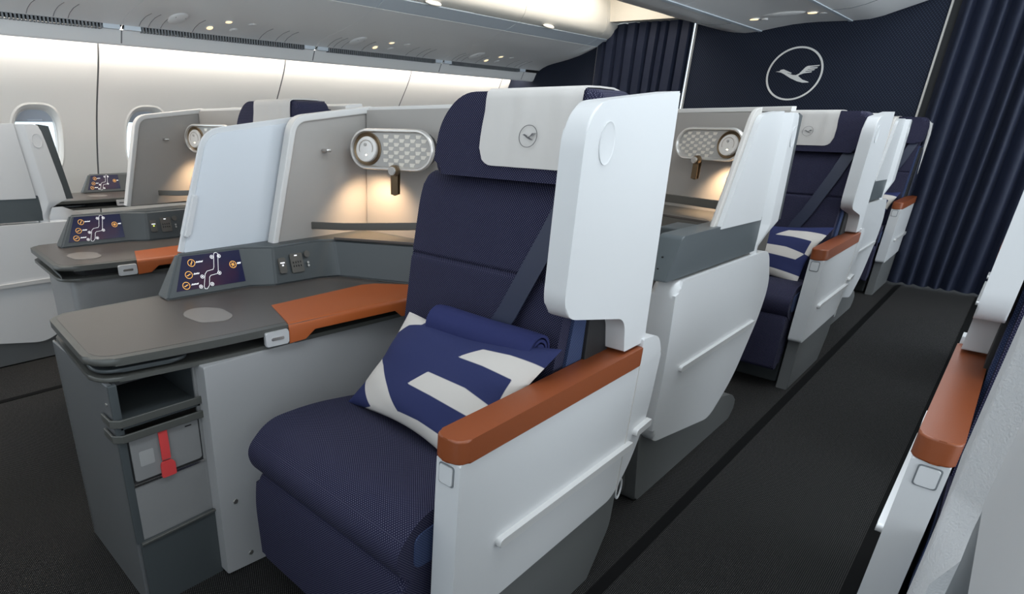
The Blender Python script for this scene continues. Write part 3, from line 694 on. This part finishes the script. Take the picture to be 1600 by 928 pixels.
# cabinet below the nearest desk
def make_cabinet():
    t = thing('storage_cabinet', 'grey cabinet with open niche and red strap drawer under the near desk', 'cabinet', (-1.5, .5, 0))
    XF = -1.298; y0, y1 = .364, .578
    mk('side_panel', box(-1.712, -1.690, y0, .92, .0, .640, .004), cabgrey, t)
    # end panel facing the camera's left, with the body tapering to the niche frame
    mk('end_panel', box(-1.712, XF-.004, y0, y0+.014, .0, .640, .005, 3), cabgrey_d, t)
    mk('niche_floor', box(-1.70, XF, y0+.012, y1, .525, .537), slate, t)
    mk('niche_back', box(-1.70, -1.66, y0+.012, y1, .53, .642), black, t)
    mk('niche_side', box(-1.68, XF-.012, y1-.008, y1, .53, .642), slate, t)
    mk('niche_ceiling', box(-1.70, XF-.01, y0+.012, y1, .634, .642), black, t)
    mk('niche_frame', box(XF-.012, XF, y0, y0+.020, .20, .640, .003), slate, t)
    mk('niche_frame', box(XF-.012, XF, y1-.014, y1, .20, .640, .003), cabgrey, t)
    for z in (.545, .505):
        bm = sweep([(XF-.06, y0-.006, z), (XF-.006, y0-.006, z), (XF+.008, y0+.01, z), (XF+.010, y1-.004, z)], rect(.006, .020, .002)); mk('retaining_band', bm, deskrim, t)
    mk('drawer_gap', box(XF-.010, XF-.003, y0+.020, y1-.014, .36, .50), black, t)
    dr = mk('drawer', prism(rnd([(y0+.024, .378), (y1-.018, .378), (y1-.018, .494), (y0+.024, .494)], .006), 'x', XF-.012, XF+.001, .002, 2), cabgrey, t)
    mk('drawer_recess', prism(rnd([(.405, .415), (.440, .415), (.440, .455), (.405, .455)], .004), 'x', XF+.0005, XF+.0018), greypan, dr)
    st = mk('red_strap', sweep([(XF+.006, .466, .497), (XF+.008, .466, .45), (XF+.007, .466, .415)], rect(.022, .003), up=Vector((1, 0, 0))), red, t)
    mk('strap_tab', prism(rnd([(.450, .366), (.486, .366), (.486, .400), (.478, .410), (.454, .410), (.450, .400)], .003), 'x', XF+.003, XF+.009, .001), red, st)
    mk('drawer_tag', box(XF+.001, XF+.002, .525, .542, .480, .483), black, dr)
    mk('chrome_strip', box(XF-.008, XF+.002, y0+.018, y1-.010, .364, .372, .001), chrome, t)
    mk('middle_panel', box(XF-.02, XF-.001, y0+.012, y1-.004, .205, .364, .003), cabgrey, t)
    lp = rnd([(y0+.008, .0), (y1-.002, .0), (y1-.002, .212), (y0+.008, .205)], .003)
    mk('lower_pocket', prism(lp, 'x', XF-.03, XF+.010, .004, 2), slate, t)
    mk('pocket_rim', sweep([(XF+.012, y0+.008, .206), (XF+.013, y1-.004, .213)], rect(.008, .007, .002)), deskrim, t)
    # large side panel towards the seat
    sp_ = rnd([(y1-.006, .012), (.74, .0), (1.40, .0), (1.40, .642), (y1-.006, .642)], [.004, .0, 0, 0, .004])
    o = mk('seat_side_panel', prism(sp_, 'x', -1.31, -1.252, .016, 5), panelgrey, t)
    for y, z in ((.617, .235), (.648, .045), ): mk('screw', cyl((-1.253, y, z), (-1.2495, y, z), .007, 16, bev=.001), pewter, o)
    for y, z in ((.356-.008, .615), ): mk('screw', cyl((-1.33, y0-.002, z-.03), (-1.33, y0+.001, z-.03), .004, 12), pewter, t)
    return t
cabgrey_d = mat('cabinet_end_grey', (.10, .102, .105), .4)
panelgrey = mat('light_grey_side_panel', (.34, .335, .335), .32)
make_cabinet()

# ---------------------------------------------------------------- privacy divider with corner walls, lamp, rail
def make_divider(dx, label, lamp_label, mirror=None):
    t = thing('privacy_divider', label, 'partition', (-1.66+dx, 1.3, .82), 'taupe seat surrounds')
    X = lambda x: x+dx
    wallp = rnd([(1.054, .812), (1.485, .812), (1.485, 1.232), (1.155, 1.198)], [.004, 0, 0, .045], 8)
    mk('side_wall', prism(wallp, 'x', X(-1.695), X(-1.668), .002), taupe, t)
    # light frame along front and top edges
    ou = rnd([(1.050, .812), (1.500, .812), (1.500, 1.252), (1.152, 1.216)], [.004, 0, 0, .040], 8)
    inn = rnd([(1.076, .812), (1.50, .812), (1.50, 1.240), (1.172, 1.203)], [.003, 0, 0, .030], 8)
    path = [(X(-1.678), y, z) for y, z in rnd([(1.056, .812), (1.158, 1.200), (1.485, 1.234)], [0, .045, 0], 8)]
    mk('edge_frame', sweep(path, rect(.022, .036, .005), up=Vector((1, 0, 0))), frame_l, t)
    a = math.radians(17); ux, uy = math.cos(a), math.sin(a)
    c0 = Vector((X(-1.668), 1.478)); c1 = c0+Vector((ux, uy))*.40
    bm = bmesh.new()
    quad = [(c0.x, c0.y, .80), (c1.x, c1.y, .80), (c1.x, c1.y, 1.240), (c0.x, c0.y, 1.232)]
    mk('back_wall', slab(quad[::-1], .02), taupe, t)
    mk('top_frame', sweep([(c0.x, c0.y+.004, 1.234), (c1.x, c1.y+.004, 1.244)], rect(.030, .016, .004)), frame_l, t)
    mk('corner_post', cyl((c0.x+.004, c0.y-.004, .81), (c0.x+.004, c0.y-.004, 1.232), .006, 12), frame_l, t)
    p = c0+Vector((ux, uy))*.385
    mk('side_post', xf(box(-.022, .022, -.014, .012, .80, 1.25, .004), Matrix.Translation((p.x, p.y-.01, 0)) @ Matrix.Rotation(a, 4, 'Z')), frame_l, t)
    q = c0+Vector((ux, uy))*.44
    mk('vent_panel', xf(box(-.035, .05, -.002, .010, .82, 1.235, .002), Matrix.Translation((q.x, q.y-.01, 0)) @ Matrix.Rotation(a, 4, 'Z')), perf, t)
    # rail across the corner
    bm = sweep([(X(-1.672), 1.212, .862), (X(-1.55), 1.255, .868), (X(-1.36), 1.372, .880), (X(-1.318), 1.405, .883), (X(-1.300), 1.45, .884)], rect(.008, .024, .003)); mk('retaining_rail', bm, darkbrown, t)
    mk('coat_hook', box(X(-1.668), X(-1.640), 1.263, 1.285, 1.100, 1.110, .003), chrome, t)
    # lamp, on its own bracket in front of the corner
    L = thing('reading_lamp', lamp_label, 'lamp', (-1.49+dx, 1.42, 1.11), 'oval wall lamps')
    lamp_parts(L, Vector((X(-1.490), 1.418, 1.110)), a)
    return t, L
perf = fabric('perforated_panel', (.40, .38, .36), (.12, .115, .11), .006, .006, .4, .6)
def lamp_parts(L, c, a, flip=False):
    """stadium lamp: metal rim, tiled plate, swivel disc at one end, bronze clip below"""
    u = Vector((math.cos(a), math.sin(a), 0)); v = Vector((0, 0, 1)); M = frameM(c, u, v)      # +c axis (u x v) faces the cabin (-y)
    s = -1 if not flip else 1
    W, Hh = .315, .130; R = Hh/2
    def stad(w_, h_, n=18):
        r = h_/2; cx = w_/2-r; out = []
        for i in range(n+1): t = -math.pi/2+math.pi*i/n; out.append((cx+r*math.cos(t), r*math.sin(t)))
        for i in range(n+1): t = math.pi/2+math.pi*i/n; out.append((-cx+r*math.cos(t), r*math.sin(t)))
        return out
    mk('lamp_body', xf(prism(stad(W-.02, Hh-.02), 'z', -.045, -.005, .003), M), blackgloss, L)
    bm = bmesh.new(); rings = [[bm.verts.new((x, y, z)) for x, y in stad(W-d, Hh-d)] for d, z in ((.008, -.010), (0, -.002), (.001, .009), (.006, .014), (.016, .014), (.025, .006), (.025, .001))]
    for A, B in zip(rings, rings[1:]):
        k = len(A)
        for i in range(k): bm.faces.new((A[i], A[(i+1) % k], B[(i+1) % k], B[i]))
    mk('lamp_rim', xf(bm, M), rimm, L, sharp=50)
    mk('lamp_plate', xf(prism(stad(W-.018, Hh-.018), 'z', -.003, .0015), M), tile_b, L)
    # faceted tiles
    tb = bmesh.new(); ta = bmesh.new(); tw, thh = .0200, .0124
    for r in range(9):
        for q in range(-8, 14):
            x = s*(-.035)+0; cx = (q-2)*tw*1.0+(r % 2)*tw; y = -Hh/2+.0125+thh*(r+.5)
            if q % 2: continue
            xx = cx
            rr = .045
            e = W/2-.065
            ok = abs(y) < .052 and ((-e < xx < e) or math.hypot(abs(xx)-e, y) < .050)
            if not ok: continue
            if (xx-s*(W/2-.065))*-s < .066: continue
            k = .30
            vs = [(xx-tw*.5, y+thh*.45, .0035), (xx+tw*.5, y+thh*.45, .0022), (xx+tw*.5-tw*k, y-thh*.45, .0022), (xx-tw*.5+tw*k*.3, y-thh*.45, .0035)]
            f = [ta.verts.new(p) for p in vs]; g = [ta.verts.new((p[0], p[1], .0005)) for p in vs]
            ta.faces.new(f)
            for i in range(4): ta.faces.new((f[i], g[i], g[(i+1) % 4], f[(i+1) % 4]))
    o = mk('pearl_tiles', xf(ta, M), tile_a, L); o['kind'] = 'stuff'
    dc = s*(W/2-.065)
    bm = bmesh.new(); n = 32; rings = [[bm.verts.new((dc+r*math.cos(2*math.pi*i/n), r*math.sin(2*math.pi*i/n), z)) for i in range(n)] for r, z in ((.0535, .001), (.0535, .0045), (.051, .0055), (.045, .0025), (.036, .002))]
    for A, B in zip(rings, rings[1:]):
        for i in range(n): bm.faces.new((A[i], A[(i+1) % n], B[(i+1) % n], B[i]))
    bm.faces.new(rings[-1]); mk('lamp_socket', xf(bm, M), gold, L)
    dsk = mk('swivel_disc', xf(cyl((dc, -.002, -.004), (dc-.004*s*0, .0, .012), .042, 36, .040, bev=.002), M), pale_disc, L)
    bm = bmesh.new(); r0, r1 = .027, .0255; n = 36
    A = [[bm.verts.new((dc+r*math.cos(2*math.pi*i/n), .002+r*math.sin(2*math.pi*i/n), .0132)) for i in range(n)] for r in (r0, r1)]
    for i in range(n): bm.faces.new((A[0][i], A[0][(i+1) % n], A[1][(i+1) % n], A[1][i]))
    mk('disc_groove', xf(bm, M), gold, dsk)
    mk('dimple', xf(cyl((dc-.004, .014, .011), (dc-.004, .014, .0134), .005, 16), M), tile_b, dsk)
    mk('light_lens', xf(cyl((dc+.002, -.020, .010), (dc+.002, -.020, .0145), .0045, 14, .003), M), wlight, dsk)
    # bronze clip hanging from the rim
    kx = -s*.022 if not flip else -.030
    cl = mk('hanging_clip', xf(sweep([(kx, -.052, .016), (kx, -.060, .020), (kx, -.080, .020), (kx, -.140, .018), (kx, -.146, .010), (kx, -.140, .003), (kx, -.085, .003), (kx, -.07, .004)], rect(.026, .0025), up=Vector((0, 0, 1))), M), gold, L)
    mk('clip_knob', xf(cyl((kx, -.064, .020), (kx, -.064, .040), .0135, 24, .0135, bev=.002), M), chrome, cl)
    mk('knob_collar', xf(cyl((kx, -.064, .012), (kx, -.064, .030), .0185, 24, .0175, bev=.002), M), gold, cl)
    # light: the small bulb shines down and outwards
    l = bpy.data.lights.new('lamp_bulb', 'SPOT'); l.energy = 4.6; l.color = (1, .70, .42); l.spot_size = math.radians(120); l.spot_blend = .9; l.shadow_soft_size = .012
    lo = bpy.data.objects.new('lamp_bulb', l); C.objects.link(lo); lo.parent = L
    p = M @ Vector((dc*.55, -.070, .022)); lo.location = p-ORG
    lo.rotation_euler = Vector((s*.35, .30, -1)).to_track_quat('-Z', 'Y').to_euler()
    return
rimm = mat('lamp_rim_metal', (.72, .69, .66), .3, metal=.75)
pale_disc = mat('pearl_disc', (.66, .63, .60), .3, metal=.3)
div1, lamp1 = make_divider(0, 'taupe corner partition with white edge behind the near desk', 'oval reading lamp with bronze clip in the nearest seat corner')
# raised sliding screen between the two middle seats
t = thing('sliding_screen', 'bluish white sliding privacy screen between the two middle desks', 'screen', (-1.72, .95, .82))
dp = rnd([(.765, .822), (1.098, .818), (1.192, 1.192), (.880, 1.156)], [.004, .004, .004, .045], 9)
mk('screen_panel', prism(dp, 'x', -1.733, -1.712, .004, 3), screenwhite := mat('satin_screen_plastic', (.60, .625, .66), .42), t)
path = [(-1.722, y, z) for y, z in rnd([(.762, .822), (.878, 1.158), (1.192, 1.194)], [0, .05, 0], 8)]
mk('screen_edge', sweep(path, rect(.026, .010, .003), up=Vector((1, 0, 0))), white, t)
hp_ = rnd([(.770, .868), (.786, .868), (.826, .985), (.812, .990)], .007)
mk('pull_handle', prism(hp_, 'x', -1.740, -1.702, .005, 3), white, t)

# ================================================================ second row unit (desk on the aisle side, seat on the inner side)
def make_pod():
    t = thing('aisle_console', 'white aisle console with slate panel behind the nearest seat', 'console', (-.75, 2.15, 0), 'white aisle consoles')
    XO = -.598
    pd = rnd([(1.690, .270), (2.243, .165), (2.430, .276), (2.585, .500), (2.615, .62), (2.50, .772), (1.665, .790), (1.700, .52)], [.07, .06, .08, .12, .06, .06, .05, .2], 9)
    mk('pod_shell', prism(pd, 'x', -.672, XO, .022, 6), white, t)
    tr = rnd([(1.815, .480), (2.50, .478), (2.508, .498), (1.815, .498)], [.008, .002, .002, .008])
    mk('trim_rail', prism(tr, 'x', XO-.004, XO+.010, .004, 3), pewter_w, t)
    bs = rnd([(1.760, 0), (1.690, .285), (2.30, .285), (2.36, .19), (2.63, .13), (2.72, .06), (2.66, 0)], [.02, .02, .01, .03, .05, .03, .02], 5)
    mk('base', prism(bs, 'x', -.90, -.632, .035, 5), basegrey, t)
    mk('front_panel', box(-1.25, -.668, 1.700, 1.730, .12, .690, .004), greypan, t)
    mk('foot_block', box(-1.25, -.668, 1.73, 2.5, .03, .62, .01), basegrey, t)
    fb = mk('desk_front', box(-1.25, -.665, 1.690, 1.74, .688, .755, .006), slate, t)
    mk('desk_slot', box(-.742, -.722, 1.6885, 1.70, .700, .742, .004), black, fb)
    mk('desk_top', box(-1.25, -.668, 1.695, 2.62, .748, .766, .006), desktop_m, t)
    mk('leather_runner', box(-1.10, -.98, 1.95, 2.25, .764, .770, .002), leather2, t)
    # slate display housing standing on the pod, outer face towards the aisle
    dh = rnd([(1.600, .800), (2.352, .786), (2.345, .908), (1.672, .916)], [.008, .004, .004, .012], 4)
    hd_ = mk('display_housing', prism(dh, 'x', -.672, XO-.010, .008, 3), slate_l, t)
    mk('housing_step', box(-.76, -.66, 1.86, 2.0, .79, .905, .008), slate, t)
    for y, z in ((1.640, .860), (1.622, .830)): mk('screw', cyl((-.64, y-.004, z), (-.64, y+.01, z), .003, 10), black, hd_)
    # wings
    w1 = rnd([(1.948, .905), (2.335, .895), (2.305, 1.240), (2.088, 1.226)], [.003, .003, .003, .03], 8)
    mk('front_wing', prism(w1, 'x', -.640, XO-.008, .004, 3), white, t)
    ed = [(XO-.028, y, z) for y, z in rnd([(1.945, .905), (2.078, 1.222), (2.13, 1.228)], [0, .03, 0], 6)]
    mk('wing_edge', sweep(ed, rect(.040, .012, .003), up=Vector((1, 0, 0))), white_edge, t)
    # rear wing: concave step out from the front wing, then a narrow flat face; lofted in height
    XR = -.586; bm = bmesh.new(); cols = []
    # z, y at start, y at rear edge
    tab = [(.755, 2.335, 2.375), (.80, 2.333, 2.378), (.845, 2.331, 2.392), (.872, 2.330, 2.440), (.882, 2.329, 2.468), (.95, 2.323, 2.460), (1.05, 2.312, 2.443), (1.15, 2.302, 2.426), (1.205, 2.296, 2.414), (1.228, 2.293, 2.404), (1.236, 2.292, 2.385)]
    for z, ya, yb in tab:
        XR = -.586-.020*max(0, min(1, (.86-z)/.06))
        w_ = min(.055, (yb-ya)*.7); ring = [(XO-.05, ya), (XO-.018, ya), (XO-.016, ya+w_*.15), (XO-.009, ya+w_*.5), (XR-.003, ya+w_*.85), (XR, ya+w_), (XR, yb-.004), (XR-.004, yb), (XO-.05, yb)]
        cols.append([bm.verts.new((x, y, z)) for x, y in ring])
    for A, B in zip(cols, cols[1:]):
        for j in range(9): bm.faces.new((A[j], A[(j+1) % 9], B[(j+1) % 9], B[j]))
    bm.faces.new(cols[0]); bm.faces.new(cols[-1])
    XR = -.586
    wo = mk('rear_wing', bm, white, t, sharp=50)
    bm = slab([(XR-.002, 2.466, .884), (XR-.002, 2.498, .884), (XR-.002, 2.448, 1.228), (XR-.002, 2.403, 1.236)], .040); mk('rubber_edge', bm, slate, wo)
    cx_, cz_, rr = 2.386, 1.163, .022
    bm = bmesh.new(); ns = 32; R2 = []
    xo = XR
    for r_, h_ in ((rr, 0), (rr, .0022), (rr-.003, .0006)): R2.append([bm.verts.new((xo+h_, cx_+r_*math.cos(2*math.pi*i/ns), cz_+r_*1.45*math.sin(2*math.pi*i/ns))) for i in range(ns)])
    for A, B in zip(R2[:-1], R2[1:]):
        for i in range(ns): bm.faces.new((A[i], A[(i+1) % ns], B[(i+1) % ns], B[i]))
    bm.faces.new(R2[-1]); mk('round_cap', bm, white, wo)
    # corner walls
    mk('side_wall', prism([(2.03, .79), (2.33, .79), (2.30, 1.205), (2.16, 1.195)], 'x', -.662, -.649, .002), taupe, t)
    return t
slate_l = mat('blue_slate_plastic', (.072, .085, .092), .36)
pod1 = make_pod()
t = thing('privacy_divider', 'taupe back partition behind the white console with warm lamp', 'partition', (-1.0, 2.8, .8), 'taupe seat surrounds')
a2 = -math.radians(17)
c0 = Vector((-1.45, 3.00)); c1 = Vector((-.70, 3.00-.75*math.tan(math.radians(17))))
mk('back_wall', slab([(c0.x, c0.y, .78), (c1.x, c1.y, .78), (c1.x, c1.y, 1.245), (c0.x, c0.y, 1.243)][::-1], .02), taupe, t)
mk('top_frame', sweep([(c0.x, c0.y, 1.250), (c1.x, c1.y, 1.256)], rect(.030, .018, .004)), frame_l, t)
mk('retaining_rail', sweep([(-1.40, 2.74, .905), (-1.0, 2.63, .903), (-.68, 2.54, .900)], rect(.008, .034, .003)), darkbrown, t)
bx = prism([(-1.40, 2.62), (-1.0, 2.50), (-.68, 2.40), (-.68, 2.78), (-1.40, 2.98)], 'z', .70, .845, .006); mk('corner_unit', bx, darkbrown, t)
mk('tray_lip', sweep([(-1.40, 2.63, .850), (-1.0, 2.51, .850), (-.68, 2.41, .850)], rect(.014, .010, .002)), desktop_m, t)
L2 = thing('reading_lamp', 'oval reading lamp above the white console behind the nearest seat', 'lamp', (-1.02, 2.75, 1.11), 'oval wall lamps')
lamp_parts(L2, Vector((-.972, 2.755, 1.122)), a2, flip=True)

# ================================================================ copies of the units
P = .001
seat3 = dup(seat1, (-.86+.012, 1.05+2.455, 0), 'navy business seat in the second visible aisle row, striped pillow on it')
for c_ in seat3.children:
    if c_.name.startswith('headrest_cover'): c_.location.x -= .075
seat5 = dup(seat1, (-.86-.045, 1.05+4.91, 0), 'last navy business seat before the dark curtain', skip=('privacy_wing', 'back_shell', 'shell_top'))
for c_ in seat5.children:
    if c_.name.startswith('headrest_cover'): c_.location.x -= .13
ORG = Vector(seat5.location)
ex = seat5.location.x-(-.86); ey = 4.91
mk('shell_edge', sweep([(-.592+ex, 1.44+ey, .66), (-.592+ex, 1.40+ey, .80), (-.592+ex, 1.36+ey, 1.15), (-.597+ex, 1.345+ey, 1.225), (-.625+ex, 1.34+ey, 1.25), (-.72+ex, 1.34+ey, 1.25)], rect(.16, .016, .004), up=Vector((1, 0, 0))), frame_l, seat5)
seat1b = dup(seat1, (-.86-1.215, 1.05+.15, 0), 'navy seat behind the sliding screen, only its headrest top showing', skip=('pull_loop', 'privacy_wing', 'seat_cushion', 'leg_rest', 'side_panel', 'under_frame', 'base', 'arm_shell', 'arm_pad', 'shell_cap', 'trim_rail', 'release_button', 'button_gap', 'shell_seam'))
dup(seat1, (MX+.86, 1.05+.63, 0), 'seat across the right aisle whose cognac armrest reaches the lower right', mirror=True)
dup(seat1, (MX+.86, 1.05+3.10, 0), 'seat across the right aisle further back, cognac armrest at right edge', mirror=True)
pod4 = dup(pod1, (-.75-.01, 2.15+2.455, 0), 'white aisle console between the second and last aisle seats')
lp_ = dup(pod1, (-.75-2.765, 2.15-1.55, -.07), 'white console across the left aisle at the left edge, dark strip on wing')
dup(pod1, (MX+.75, 2.15+.83, 0), 'white console across the right aisle between the two armrests', mirror=True)
for ch in lp_.children:
    if ch.name.startswith(('base', 'foot_block')): ch.location.z += .07
rp_ = dup(pod1, (MX+.75, 2.15-1.665, 0), 'large grained white console in the bottom right corner', mirror=True)
for ch in rp_.children:
    if ch.name.split('.')[0] in ('rear_wing', 'pod_shell'): ch.data = ch.data.copy(); ch.data.materials[0] = white_tex
    if ch.name.startswith('rear_wing'):                          # on this console the wing runs straight down over the shell
        for v in ch.data.vertices:
            if v.co.z < .87 and v.co.x > -.606-(-.75)-.012: v.co.x += .020*max(0, min(1, (.86-v.co.z)/.06))
            if v.co.z < .77: v.co.z = .30
# second desk, for the inner middle seat
desk2 = make_desk('side_desk', 'grey bedside desk behind the sliding screen, partly hidden orange runner', (-2.6, .9, 0), .555, -2.80, -1.0, full=False)
ORG = Vector((-2.6, .9, 0))
mk('cabinet_body', prism(rnd([(-2.73, .62), (-2.32, .60), (-2.27, .80), (-2.27, 1.35), (-2.73, 1.35)], [.03, .06, .2, 0, 0], 6), 'z', 0, .642, .004), cabgrey, desk2)
div2, lamp2 = make_divider(-1.245, 'taupe corner partition behind the second desk, half hidden by the sliding screen', 'round end of an oval lamp peeking over the sliding screen')
# window-side desk
desk3 = dup(desk1, (-1.5-2.93, .9+.70, 0), 'small window-side desk with lit screen beneath the second window')

# ================================================================ pillow and blanket
PW = [  # white shapes of the pillow print, in pillow coordinates (0..1 across, 0..1 down)
 [(-.1, -.1), (.19, -.1), (.19, .07), (.10, .12), (.04, .20), (-.1, .29)],
 [(-.1, .47), (.045, .50), (.12, .545), (.28, .70), (.44, .87), (.66, 1.03), (.72, 1.1), (.33, 1.1), (.22, .965), (.10, .83), (0, .715), (-.1, .69)],
 [(.485, .45), (.407, .60), (.60, .61), (.80, .63), (.90, .64), (.95, .52), (.75, .46)],
 [(.667, .12), (.585, .255), (.75, .265), (.91, .29), (1.1, .30), (1.1, .17), (.95, .14), (.82, .12)],
 [(.44, .87), (.60, .85), (.75, .86), (1.1, .90), (1.1, 1.1), (.66, 1.1), (.60, 1.0)],
 [(.15, 1.0), (.22, .955), (.30, .975), (.35, 1.1), (.1, 1.1)],
 [(.93, .28), (1.1, .28), (1.1, .56), (.95, .52)]]
def inside(p, poly):
    x, y = p; c = False; j = len(poly)-1
    for i in range(len(poly)):
        xi, yi = poly[i]; xj, yj = poly[j]
        if (yi > y) != (yj > y) and x < (xj-xi)*(y-yi)/(yj-yi)+xi: c = not c
        j = i
    return c
def sdist(p):
    best = -1
    for poly in PW:
        d = 9
        for a, b in zip(poly, poly[1:]+poly[:1]):
            ax, ay = (p[0]-a[0])*1.5, p[1]-a[1]; bx, by = (b[0]-a[0])*1.5, b[1]-a[1]
            t = max(0, min(1, (ax*bx+ay*by)/(bx*bx+by*by))); d = min(d, math.hypot(ax-t*bx, ay-t*by))
        best = max(best, d if inside(p, poly) else -d)
    return best
def pillowmat():
    m = fabric('printed_pillow_cotton', (.020, .026, .090), (.03, .037, .115), .0012, .0012, rough=.8); nt = m.node_tree; N = nt.nodes; L = nt.links
    a = N.new('ShaderNodeAttribute'); a.attribute_name = 'print'; g = N.new('ShaderNodeMapRange'); g.inputs[1].default_value = -.003; g.inputs[2].default_value = .003
    L.new(a.outputs['Fac'], g.inputs[0]); b = N['Principled BSDF']; src = b.inputs['Base Color'].links[0].from_socket
    mx = N.new('ShaderNodeMix'); mx.data_type = 'RGBA'; mx.inputs[7].default_value = (.56, .52, .485, 1); L.new(src, mx.inputs[6]); L.new(g.outputs[0], mx.inputs[0]); L.new(mx.outputs[2], b.inputs['Base Color'])
    return m
pillow_mat = pillowmat()
def make_pillow(TL, TR, BL, BR, label, thick=.085):
    t = Vector(TL).lerp(Vector(BR), .5)
    global ORG
    ORG = t; TL, TR, BL, BR = map(Vector, (TL, TR, BL, BR)); bm = bmesh.new(); NU, NV = 90, 64; uvs = []
    n = (TR-TL).cross(BL-TL).normalized()
    if n.y > 0: n = -n
    lay = bm.loops.layers.uv.new('uv')
    grids = []
    for side in (1, -1):
        G = []
        for i in range(NU+1):
            row = []
            for j in range(NV+1):
                u, v = i/NU, j/NV
                # edges pull in between the corners
                pu = u+(.5-u)*.09*(math.sin(math.pi*v))**1.2*abs(2*u-1)**1.5; pv = v+(.5-v)*.16*(math.sin(math.pi*u))**1.2*abs(2*v-1)**1.5
                p = TL*(1-pu)*(1-pv)+TR*pu*(1-pv)+BL*(1-pu)*pv+BR*pu*pv
                h = (max(0, 1-abs(2*u-1)**2.6)*max(0, 1-abs(2*v-1)**2.4))**.62
                wr = .004*math.sin(9*u+4*v)*h+.003*math.sin(21*v-7*u+1)*h*(1-h)*2
                p = p+n*side*(thick*.5*h*(1.15 if side > 0 else .6)+wr*(side > 0))
                row.append((p, (u, v)))
            G.append(row)
        grids.append(G)
    edge = {}
    for s_, G in zip((1, -1), grids):
        V = {}
        for i in range(NU+1):
            for j in range(NV+1):
                if i in (0, NU) or j in (0, NV):
                    if (i, j) not in edge: edge[(i, j)] = bm.verts.new(G[i][j][0]); uvs.append((i/NU, j/NV))
                    V[(i, j)] = edge[(i, j)]
                else: V[(i, j)] = bm.verts.new(G[i][j][0]); uvs.append((i/NU, j/NV))
        for i in range(NU):
            for j in range(NV):
                q = [(i, j), (i+1, j), (i+1, j+1), (i, j+1)]
                f = bm.faces.new([V[a] for a in (q if s_ > 0 else q[::-1])])
                c = ((i+.5)/NU, (j+.5)/NV); pass
                for lp, a in zip(f.loops, q if s_ > 0 else q[::-1]): lp[lay].uv = (a[0]/NU*.45, a[1]/NV*.3)
    o = mk('pillow', bm, pillow_mat, uv=False, sharp=80)
    at = o.data.attributes.new('print', 'FLOAT', 'POINT'); at.data.foreach_set('value', [sdist(p) for p in uvs])
    tag(o, label, 'pillow', 'printed navy and white pillows'); return o
make_pillow((-1.015, 1.035, .742), (-.568, 1.028, .768), (-1.100, .895, .500), (-.648, .850, .500), 'navy and white striped pillow on the nearest seat against the armrest')
pl2 = make_pillow((-1.07, 3.44, .745), (-.585, 3.46, .75), (-1.12, 3.33, .50), (-.640, 3.28, .500), 'navy and white striped pillow on the seat in the second aisle row')
make_pillow((-1.09, 5.95, .73), (-.66, 5.95, .735), (-1.12, 5.82, .50), (-.70, 5.78, .50), 'pillow corner showing beside the last cognac armrest')
ORG = Vector((-.76, 1.045, .735))
bm = bmesh.new(); turns = 3.6; n = 90; pts = []
for i in range(n+1):
    th = i/n*turns*2*math.pi; r = .0075+.037*i/n
    pts.append((1.043+r*math.cos(th)*1.0, .739+r*math.sin(th)*1.02))
rows = [[bm.verts.new((x, y+(.0025*math.sin(k*.9) if 0 < k < 6 else 0), z+.0015*math.sin(k*1.7))) for y, z in pts] for k, x in enumerate((-.925, -.90, -.84, -.77, -.70, -.65, -.628))]
for A, B in zip(rows, rows[1:]):
    for i in range(n): bm.faces.new((A[i], A[i+1], B[i+1], B[i]))
bmesh.ops.recalc_face_normals(bm, faces=bm.faces[:]); bmesh.ops.solidify(bm, geom=bm.faces[:], thickness=.0065)
tag(mk('blanket', bm, navy_plain, sharp=70), 'rolled navy blanket lying behind the pillow on the nearest seat', 'blanket')
